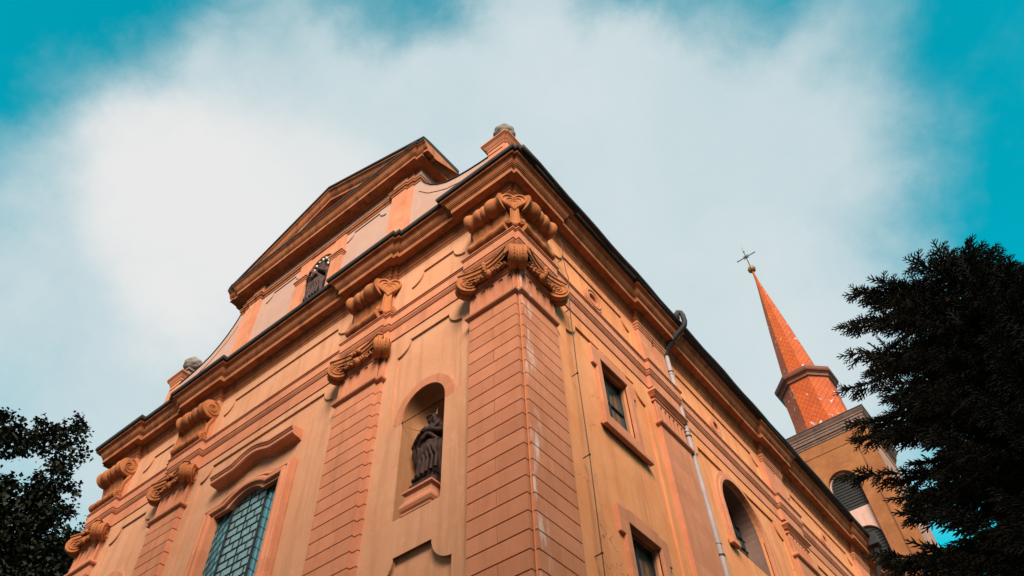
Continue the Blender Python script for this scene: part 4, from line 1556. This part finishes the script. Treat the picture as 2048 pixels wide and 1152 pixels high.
# ------------------------------------------------------------------ statues
def figure(name, mat, parent, pose):
    """robed saint, one continuous skin: draped body, bent arms with hands and fingers, bowed head"""
    mb = MB()
    levels = [(0.0, .27, .24, 0, 0), (.04, .29, .25, 0, 0), (.15, .265, .225, 0, 0), (.35, .235, .195, .01, -.01), (.55, .225, .19, .03, -.03), (.72, .23, .19, .045, -.03),
              (.86, .225, .175, .045, -.02), (.98, .195, .15, .03, 0), (1.08, .205, .155, .01, .0), (1.20, .235, .165, -.01, .0), (1.30, .245, .150, -.015, .01), (1.36, .20, .12, 0, .01), (1.40, .11, .095, 0, 0), (1.44, .075, .078, 0, -.01), (1.50, .07, .075, 0, -.015)]
    seg = 64
    base = len(mb.v)
    ph = pose['phase']
    for z, rx, ry, ox, oy in levels:
        f = max(0.0, 1 - z / 1.35)
        for s in range(seg):
            a = 2 * PI * s / seg
            k = 1 + (.085 * math.sin(9 * a + ph + 2.2 * z) + .05 * math.sin(5 * a - 1.3 + 3 * z)) * (f ** .6)
            k += .035 * math.sin(3 * a + 9 * z + ph) * (1 if .8 < z < 1.33 else .4)
            bulge = .055 * math.exp(-((z - .50) / .20) ** 2) * math.exp(-((a - 1.5 * PI - .45 * pose['knee']) / .5) ** 2)
            mb.v.append((ox + (rx * k + bulge) * math.cos(a), oy + (ry * k + bulge * 1.3) * math.sin(a), z))
    for i in range(len(levels) - 1):
        for s in range(seg):
            a, b = base + i * seg + s, base + i * seg + (s + 1) % seg
            mb.f.append((a, b, b + seg, a + seg))
    mb.f.append(tuple(base + s for s in range(seg))[::-1])
    mb.f.append(tuple(base + (len(levels) - 1) * seg + s for s in range(seg)))
    # head
    t = pose['turn']
    hc = Vector((0, -.03, 1.555))
    fd = Vector((math.sin(t), -math.cos(t), -.12)).normalized()
    sdv = Vector((0, 0, 1)).cross(fd).normalized()
    upv = fd.cross(sdv) * -1
    upv = Vector((0, 0, 1))
    mb.ball(hc, (.082, .092, .115), 16, 12)
    mb.ball(hc + fd * .03 - upv * .05, (.062, .062, .062), 12, 9)
    mb.tube([hc + fd * .082 + upv * .025, hc + fd * .108 - upv * .012, hc + fd * .088 - upv * .022], [.012, .019, .014], 6)
    mb.tube([hc + fd * .083 - upv * .05 - sdv * .026, hc + fd * .092 - upv * .052, hc + fd * .083 - upv * .05 + sdv * .026], .011, 6)
    for s in (-1, 1):
        mb.ball(hc + fd * .078 + sdv * .033 * s + upv * .022, .015, 8, 6)
        mb.tube([hc + fd * .083 + sdv * .015 * s + upv * .042, hc + fd * .072 + sdv * .055 * s + upv * .04], .010, 5)
    # hair or veil falling on the shoulders
    mb.ball(hc - fd * .022 + upv * .03, (.102, .105, .112), 16, 12)
    for s in (-1, 1):
        mb.tube([hc + sdv * .085 * s + upv * .06 + fd * .02, hc + sdv * .105 * s - upv * .05, hc + sdv * .12 * s - upv * .16 - fd * .02, Vector((s * .17, .02, 1.30))], [.035, .045, .05, .05], 8)
    mb.tube([hc - fd * .06 + upv * .05, hc - fd * .10 - upv * .08, Vector((0, .10, 1.28)), Vector((0, .14, .9)), Vector((0, .18, .25))], [.07, .10, .15, .14, .12], 10)
    band = [hc + (sdv * math.cos(q) * .104 + fd * math.sin(q) * .112) + upv * .065 for q in np.linspace(0, 2 * PI, 20)]
    mb.tube(band, .016, 6)
    # arms
    for s, sh, el, wr, hd in pose['arms']:
        sh, el, wr, hd = Vector(sh), Vector(el), Vector(wr), Vector(hd)
        mb.tube([sh, sh.lerp(el, .5), el, el.lerp(wr, .5), wr], [.085, .085, .088, .072, .05], 12)
        mb.ball(el, .088, 10, 8)
        mb.ball(sh, .09, 10, 8)
        mb.tube([el + Vector((0, 0, -.02)), el + Vector((s * .02, .03, -.20)), el + Vector((0, .05, -.40))], [.06, .07, .03], 8)     # hanging sleeve
        pd = (hd - wr).normalized()
        sd2 = pd.cross(Vector((0, -1, .2))).normalized()
        mb.tube([wr, wr.lerp(hd, .6), hd], [.032, .038, .036], 10)
        for k, (off, ln) in enumerate(((-.030, .062), (-.010, .074), (.010, .070), (.030, .054))):
            b0 = hd + sd2 * off
            mb.tube([b0 - pd * .02, b0 + pd * ln * .5 + Vector((0, .004, -.006)), b0 + pd * ln + Vector((0, .018, -.02))], [.0115, .011, .009], 6)
        mb.tube([wr.lerp(hd, .35) - sd2 * .035, hd - sd2 * .055 + pd * .01, hd - sd2 * .05 + pd * .04], [.013, .012, .010], 6)
    # cloak edge running across the body
    mb.tube([Vector((.20, -.10, 1.33)), Vector((.10, -.19, 1.12)), Vector((-.06, -.21, .96)), Vector((-.20, -.14, .84)), Vector((-.25, .0, .7))], [.04, .05, .055, .06, .05], 8)
    mb.tube([Vector((-.20, -.10, 1.33)), Vector((-.06, -.19, 1.16)), Vector((.10, -.20, 1.0)), Vector((.22, -.10, .86))], [.035, .04, .045, .04], 8)
    for k in range(5):                                      # long folds falling from the raised hip
        x = -.17 + .075 * k
        mb.tube([Vector((x - .03, -.15, .92 - .03 * k)), Vector((x + .05, -.215 - .01 * (k % 2), .66)), Vector((x + .10 + .02 * k, -.225, .36)), Vector((x + .08 + .025 * k, -.245, .04))], [.018, .03, .032, .036], 7)
    for s_ in (-1, 1):                                      # cloak standing away at the sides
        mb.tube([Vector((s_ * .23, .05, 1.25)), Vector((s_ * .30, .08, .95)), Vector((s_ * .27, .10, .6)), Vector((s_ * .31, .10, .25)), Vector((s_ * .28, .12, .02))], [.05, .065, .05, .06, .05], 8)
    o = mb.build(name, mat, parent)
    r = o.modifiers.new('skin', 'REMESH')
    r.mode = 'VOXEL'
    r.voxel_size = .011
    r.use_smooth_shade = True
    sm = o.modifiers.new('soft', 'SMOOTH')
    sm.factor = .5
    sm.iterations = 2
    return o

SZ = NB + .54
saint = empty('saint_statue', (NC + .05, .42, SZ), 'dark robed saint with folded arms in the arched niche beside the corner pilaster', 'statue', None)
fig = figure('figure', 'bronze', saint, dict(phase=.6, knee=-1, turn=-.55, arms=[
    (-1, (-.22, 0, 1.28), (-.34, -.06, 1.02), (-.10, -.21, 1.13), (.0, -.235, 1.18)),
    (1, (.22, 0, 1.28), (.33, -.05, 1.03), (.10, -.23, 1.10), (.0, -.265, 1.14))]))
fig.location = (0, 0, .20)
fig.scale = (1.18, 1.10, 1.0)
mb = MB()
mb.prism([(-.30, -.27), (.30, -.27), (.34, -.2), (.34, .30), (-.34, .30), (-.34, -.2)], 0, .10)
mb.prism([(-.26, -.23), (.26, -.23), (.30, -.16), (.30, .28), (-.30, .28), (-.30, -.16)], .10, .21)
mb.ball((-.22, -.20, .22), (.06, .09, .04), 9, 6)
mb.build('plinth', 'bronze', saint, bevel=.012)
mb = MB()
mb.tube([(-.08, .12, 1.70), (-.07, .12, 1.95), (-.02, .12, 2.32)], [.02, .045, .006], 6)
mb.build('palm_tip', 'gold', saint)

mary = empty('haloed_statue', (WC, .50, 20.15), 'dark robed statue with an arc of white stars over its head, in the gable niche', 'statue')
fig = figure('figure', 'bronze2', mary, dict(phase=2.1, knee=1, turn=-.35, arms=[
    (-1, (-.22, 0, 1.28), (-.36, -.04, 1.04), (-.22, -.20, 1.16), (-.13, -.25, 1.24)),
    (1, (.22, 0, 1.28), (.34, -.05, 1.02), (.14, -.22, 1.16), (.05, -.26, 1.24))]))
fig.location = (0, 0, .32)
fig.scale = (1.35, 1.2, 1.30)
mb = MB()
mb.prism([(-.40, -.30), (.40, -.30), (.42, .3), (-.42, .3)], -1.15, .16)
mb.prism([(-.34, -.26), (.34, -.26), (.36, .28), (-.36, .28)], .16, .33)
mb.build('plinth', 'bronze2', mary, bevel=.012)
hm = MB()
HC = Vector((0, -.05, 2.36))
star_pts = []
for k in range(9):
    a = math.radians(-20 + 220 * k / 8)
    star_pts.append(HC + Vector((.36 * math.cos(a), 0, .36 * math.sin(a))))
hm.tube(star_pts, .008, 5)
halo = hm.build('halo_wire', 'wire', mary)
for p in star_pts:
    st = MB()
    st.ball(p, .045, 8, 6)
    for q in range(5):
        a = 2 * PI * q / 5
        st.tube([p, p + Vector((.07 * math.cos(a), 0, .07 * math.sin(a)))], [.02, .004], 4)
    st.build('star', 'star', halo)

# ------------------------------------------------------------------ trees
def mesh_np(name, verts, faces, mat, parent):
    me = bpy.data.meshes.new(name)
    nv, nf = len(verts), len(faces)
    k = faces.shape[1]
    me.vertices.add(nv)
    me.vertices.foreach_set('co', verts.astype(np.float32).ravel())
    me.loops.add(nf * k)
    me.loops.foreach_set('vertex_index', faces.astype(np.int32).ravel())
    me.polygons.add(nf)
    me.polygons.foreach_set('loop_start', np.arange(0, nf * k, k, dtype=np.int32))
    me.polygons.foreach_set('loop_total', np.full(nf, k, dtype=np.int32))
    me.update(calc_edges=True)
    me.validate()
    me.materials.append(MAT[mat])
    o = bpy.data.objects.new(name, me)
    COL.objects.link(o)
    o.parent = parent
    return o

def rot_to(d):
    """orthonormal frames whose first axis is d (n,3)"""
    d = d / np.linalg.norm(d, axis=1, keepdims=True)
    up = np.tile(np.array([0, 0, 1.0]), (len(d), 1))
    s = np.cross(d, up)
    s /= np.maximum(1e-6, np.linalg.norm(s, axis=1, keepdims=True))
    w = np.cross(s, d)
    return np.stack([d, s, w], axis=1)

def spray_template():
    """one fir spray: needle-thick shoots as three-sided spindles, in local x forward"""
    V, F = [], []
    def spindle(p0, p1, w):
        p0, p1 = np.array(p0, float), np.array(p1, float)
        d = (p1 - p0) / np.linalg.norm(p1 - p0)
        s = np.cross(d, [0, 0, 1.0])
        if np.linalg.norm(s) < 1e-3:
            s = np.array([0, 1.0, 0])
        s /= np.linalg.norm(s)
        t = np.cross(s, d)
        b = len(V)
        for p, ww in ((p0, w * .55), (p0 + (p1 - p0) * .6, w), (p1, w * .25)):
            for a in (90, 210, 330):
                V.append(p + (s * math.cos(math.radians(a)) + t * math.sin(math.radians(a))) * ww)
        for i in range(2):
            for k in range(3):
                F.append((b + i * 3 + k, b + i * 3 + (k + 1) % 3, b + i * 3 + 3 + (k + 1) % 3, b + i * 3 + 3 + k))
    spindle((0, 0, 0), (.44, 0, .02), .019)
    for x, ln, sd, up in ((.08, .17, 1, .10), (.13, .20, -1, .02), (.20, .15, 1, -.06), (.25, .17, -1, .14), (.31, .11, 1, .05), (.35, .10, -1, -.03), (.10, .12, -.2, .55), (.24, .10, .3, .6)):
        spindle((x, 0, .01), (x + ln * .80, sd * ln * .60, up * ln), .015)
    return np.array(V), np.array(F)

def spruce():
    ax, ay = 7.30, 5.75
    root = empty('spruce_tree', (ax, ay, 0), 'tall dark spruce with dense drooping needle boughs in front of the tower', 'tree')
    tr = MB()
    tr.tube([(0, 0, 0), (.05, 0, 5), (0, .05, 10), (0, 0, 14.3)], [.26, .2, .12, .03], 10)
    view = np.array([ax - CAM.x, ay - CAM.y])
    view /= np.linalg.norm(view)
    leftdir = np.array([-view[1], view[0]])
    def radius(z, th):
        d = np.array([math.cos(th), math.sin(th)])
        c = d @ leftdir
        RL = np.interp(z, [2, 7, 10.2, 12.0, 12.8, 13.5, 14.1], [4.2, 3.9, 3.30, 2.85, 2.72, 2.40, 1.75])
        RR = np.interp(z, [2, 7, 10.2, 12.2, 13.4, 14.4, 15.5], [3.4, 3.0, 2.1, 1.25, .85, .40, .10])
        RM = np.interp(z, [2, 7, 10.2, 12.6, 14.0, 15.2, 16.0], [3.7, 3.4, 2.5, 1.45, .8, .35, .1])
        return RL * max(0, c) ** 1.5 + RR * max(0, -c) ** 1.5 + RM * (1 - abs(c) ** 1.5)
    P, D, SC = [], [], []
    z = 3.0
    while z < 14.05:
        nb = 9 if z > 11.5 else 11
        off = rng.uniform(0, 6.3)
        for k in range(nb):
            th = off + 2 * PI * k / nb + rng.uniform(-.3, .3)
            Rr = radius(min(z, 15.9), th) * rng.choice((rng.uniform(.62, .9), rng.uniform(.85, 1.08)))
            d = Vector((math.cos(th), math.sin(th), 0))
            droop = rng.uniform(-.20, .06) if z < 12.6 else rng.uniform(-.04, .16)
            n = max(5, int(Rr * 15))
            pts = []
            for i in range(n + 1):
                t = i / n
                p = d * (Rr * t) + Vector((0, 0, z + Rr * (droop * math.sin(PI * t * .5) * 1.2 + .13 * t ** 3)))
                pts.append(p)
                if t > .22:
                    for s in (-1, 1):
                        if rng.random() < .9:
                            sw = rng.uniform(.45, 1.1) * s
                            dv = Vector((math.cos(th + sw), math.sin(th + sw), rng.uniform(-.40, .12)))
                            P.append(p); D.append(dv); SC.append(rng.uniform(.6, 1.0))
                    if rng.random() < .55:
                        dv = Vector((math.cos(th), math.sin(th), rng.uniform(-.9, .7)))
                        P.append(p); D.append(dv); SC.append(rng.uniform(.6, .95))
            P.append(pts[-1] - d * .05); D.append(d + Vector((0, 0, rng.uniform(.0, .35)))); SC.append(1.0)
            tr.tube(pts[::3] + [pts[-1]], [max(.006, .03 * (1 - j / (len(pts[::3]) + 1))) for j in range(len(pts[::3]) + 1)], 5)
        z += .23 if z > 11 else .205
    # leaders standing up along the top
    for k in range(60):
        th = rng.uniform(0, 2 * PI)
        zz = rng.uniform(10.5, 14.0)
        rr = radius(zz, th) * rng.uniform(.5, 1.0)
        p = Vector((math.cos(th) * rr, math.sin(th) * rr, zz))
        P.append(p); D.append(Vector((math.cos(th) * .35, math.sin(th) * .35, 1))); SC.append(rng.uniform(.7, 1.2))
    tr.build('trunk', 'bark', root, smooth=True)
    V, F = spray_template()
    P, D, SC = np.array(P), np.array(D), np.array(SC)
    B = rot_to(D)
    W = np.einsum('vk,nkj->nvj', V, B) * SC[:, None, None] + P[:, None, :]
    n = len(P)
    FF = (F[None] + (np.arange(n) * len(V))[:, None, None]).reshape(-1, 4)
    mesh_np('crown', W.reshape(-1, 3), FF, 'needle', root)
spruce()

def broadleaf(name, label, base, lobes, n_leaf, size, mat, group=None):
    """lobes: (x, y, z, rx, ry, rz) in world coordinates"""
    root = empty(name, (base[0], base[1], 0), label, 'tree', group)
    tr = MB()
    top = max(l[2] for l in lobes)
    tr.tube([(0, 0, 0), (.1, .05, top * .3), (-.1, .1, top * .6), (0, 0, top * .85)], [.42, .34, .22, .06], 10)
    P, Nn = [], []
    vol = np.array([l[3] * l[4] * l[5] for l in lobes]) ** .75
    cnt = np.maximum(30, (n_leaf * vol / vol.sum()).astype(int))
    b = Vector((base[0], base[1], 0))
    for l, c in zip(lobes, cnt):
        ctr = Vector(l[:3]) - b
        hub = Vector((0, 0, max(2.5, ctr.z * .62)))
        if l[3] > 1.0:
            tr.tube([hub, hub.lerp(ctr, .5) + Vector((rng.uniform(-.4, .4), rng.uniform(-.4, .4), .3)), ctr], [.09, .05, .02], 6)
        ncl = max(6, int(c / 34))
        u = nrng.normal(size=(ncl, 3))
        u /= np.linalg.norm(u, axis=1, keepdims=True)
        rr = nrng.uniform(.35, 1.0, size=(ncl, 1)) ** .5
        cl = np.array(ctr) + u * rr * np.array(l[3:6])
        for q in cl:
            if rng.random() < .5:
                tr.tube([ctr, ctr.lerp(Vector(q), .6) + Vector((0, 0, .1)), Vector(q)], [.03, .018, .006], 4)
        m = c // ncl + 1
        off = nrng.normal(size=(ncl, m, 3)) * .155
        P.append((cl[:, None, :] + off).reshape(-1, 3))
    P = np.concatenate(P)
    n = len(P)
    D = nrng.normal(size=(n, 3))
    D[:, 2] -= .5
    B = rot_to(D)
    s = nrng.uniform(.6, 1.25, size=(n, 1, 1)) * size
    leaf = np.array([(0, 0, 0), (.35, .42, .05), (.62, .22, .0), (1.0, 0, -.08), (.62, -.22, .0), (.35, -.42, .05)])
    W = np.einsum('vk,nkj->nvj', leaf, B) * s + P[:, None, :]
    F = np.array([(0, 1, 2, 3), (0, 3, 4, 5)])
    FF = (F[None] + (np.arange(n) * 6)[:, None, None]).reshape(-1, 4)
    tr.build('trunk', 'bark', root, smooth=True)
    mesh_np('crown', W.reshape(-1, 3), FF, mat, root)

def at(u, v, dist):
    r = ray(u, v)
    h = math.hypot(r.x, r.y)
    return CAM + r * (dist / h)

lob = []
for u, v, d, r in ((22, 862, 30, .95), (62, 862, 30.3, .65), (-35, 870, 30, 1.1), (92, 885, 30.3, .5), (132, 872, 30.5, .62), (156, 845, 30.8, .36), (168, 868, 30.5, .30), (162, 912, 30, .30), (126, 915, 30, .6), (104, 940, 29.8, .55),
                   (112, 985, 30, .7), (40, 1005, 30, .95), (-20, 1010, 30, 1.2), (80, 1010, 30, .9), (118, 1035, 30, .55), (20, 1070, 29.5, 1.3), (80, 1075, 29.8, 1.1), (128, 1085, 30, .55), (60, 1150, 29, 1.5), (0, 1170, 28.5, 1.7), (125, 1140, 30, .75),
                   (-90, 1020, 30, 1.6), (-90, 1150, 29, 2.0), (30, 1250, 28, 2.2), (-60, 1280, 28, 2.2), (120, 1230, 29, 1.3)):
    p = at(u, v, d)
    lob.append((p.x, p.y, p.z, r, r, r * .95))
broadleaf('broadleaf_tree', 'dark broad-leaved tree with a ragged crown, beside the far corner of the church front', (lob[0][0] - 1.0, lob[0][1] - .2), lob, 36000, .19, 'leaf')
lob = []
for u, v, d, r in ((172, 1066, 36, .55), (150, 1090, 36, .6), (185, 1100, 36.5, .8), (120, 1120, 36, 1.0), (205, 1150, 37, 1.3), (150, 1180, 36, 1.6)):
    p = at(u, v, d)
    lob.append((p.x, p.y, p.z, r, r, r))
broadleaf('broadleaf_tree', 'small leafy treetop showing just behind the far end capital of the church', (lob[4][0], lob[4][1]), lob, 8000, .165, 'leaf')

# ------------------------------------------------------------------ tall trees added out of view behind the camera to shade the lower walls
SHADE_TREES = [(-21.0, -19.0, 27.0, 5.2), (-11.0, -19.5, 27.0, 5.4), (-1.0, -16.0, 30.0, 5.6), (7.5, -18.0, 24.5, 5.4), (14.5, -15.5, 23.5, 5.2), (19.0, -8.5, 30.0, 5.4), (19.5, 1.5, 34.0, 5.4), (20.5, 12.0, 34.0, 5.2)]
for k, (x, y, h, r) in enumerate(SHADE_TREES):
    lob = []
    for i in range(15):
        t = i / 14
        zz = h * (.30 + .66 * t)
        rr = r * (1 - .55 * abs(t - .4) / .6)
        an = i * 2.4
        lob.append((x + math.cos(an) * rr * .50, y + math.sin(an) * rr * .50, zz, rr * .62, rr * .62, r * .36))
    broadleaf('broadleaf_tree', 'tall leafy tree added out of view to shade the lower church walls', (x, y), lob, 20000, .48, 'leaf', 'added shade trees')
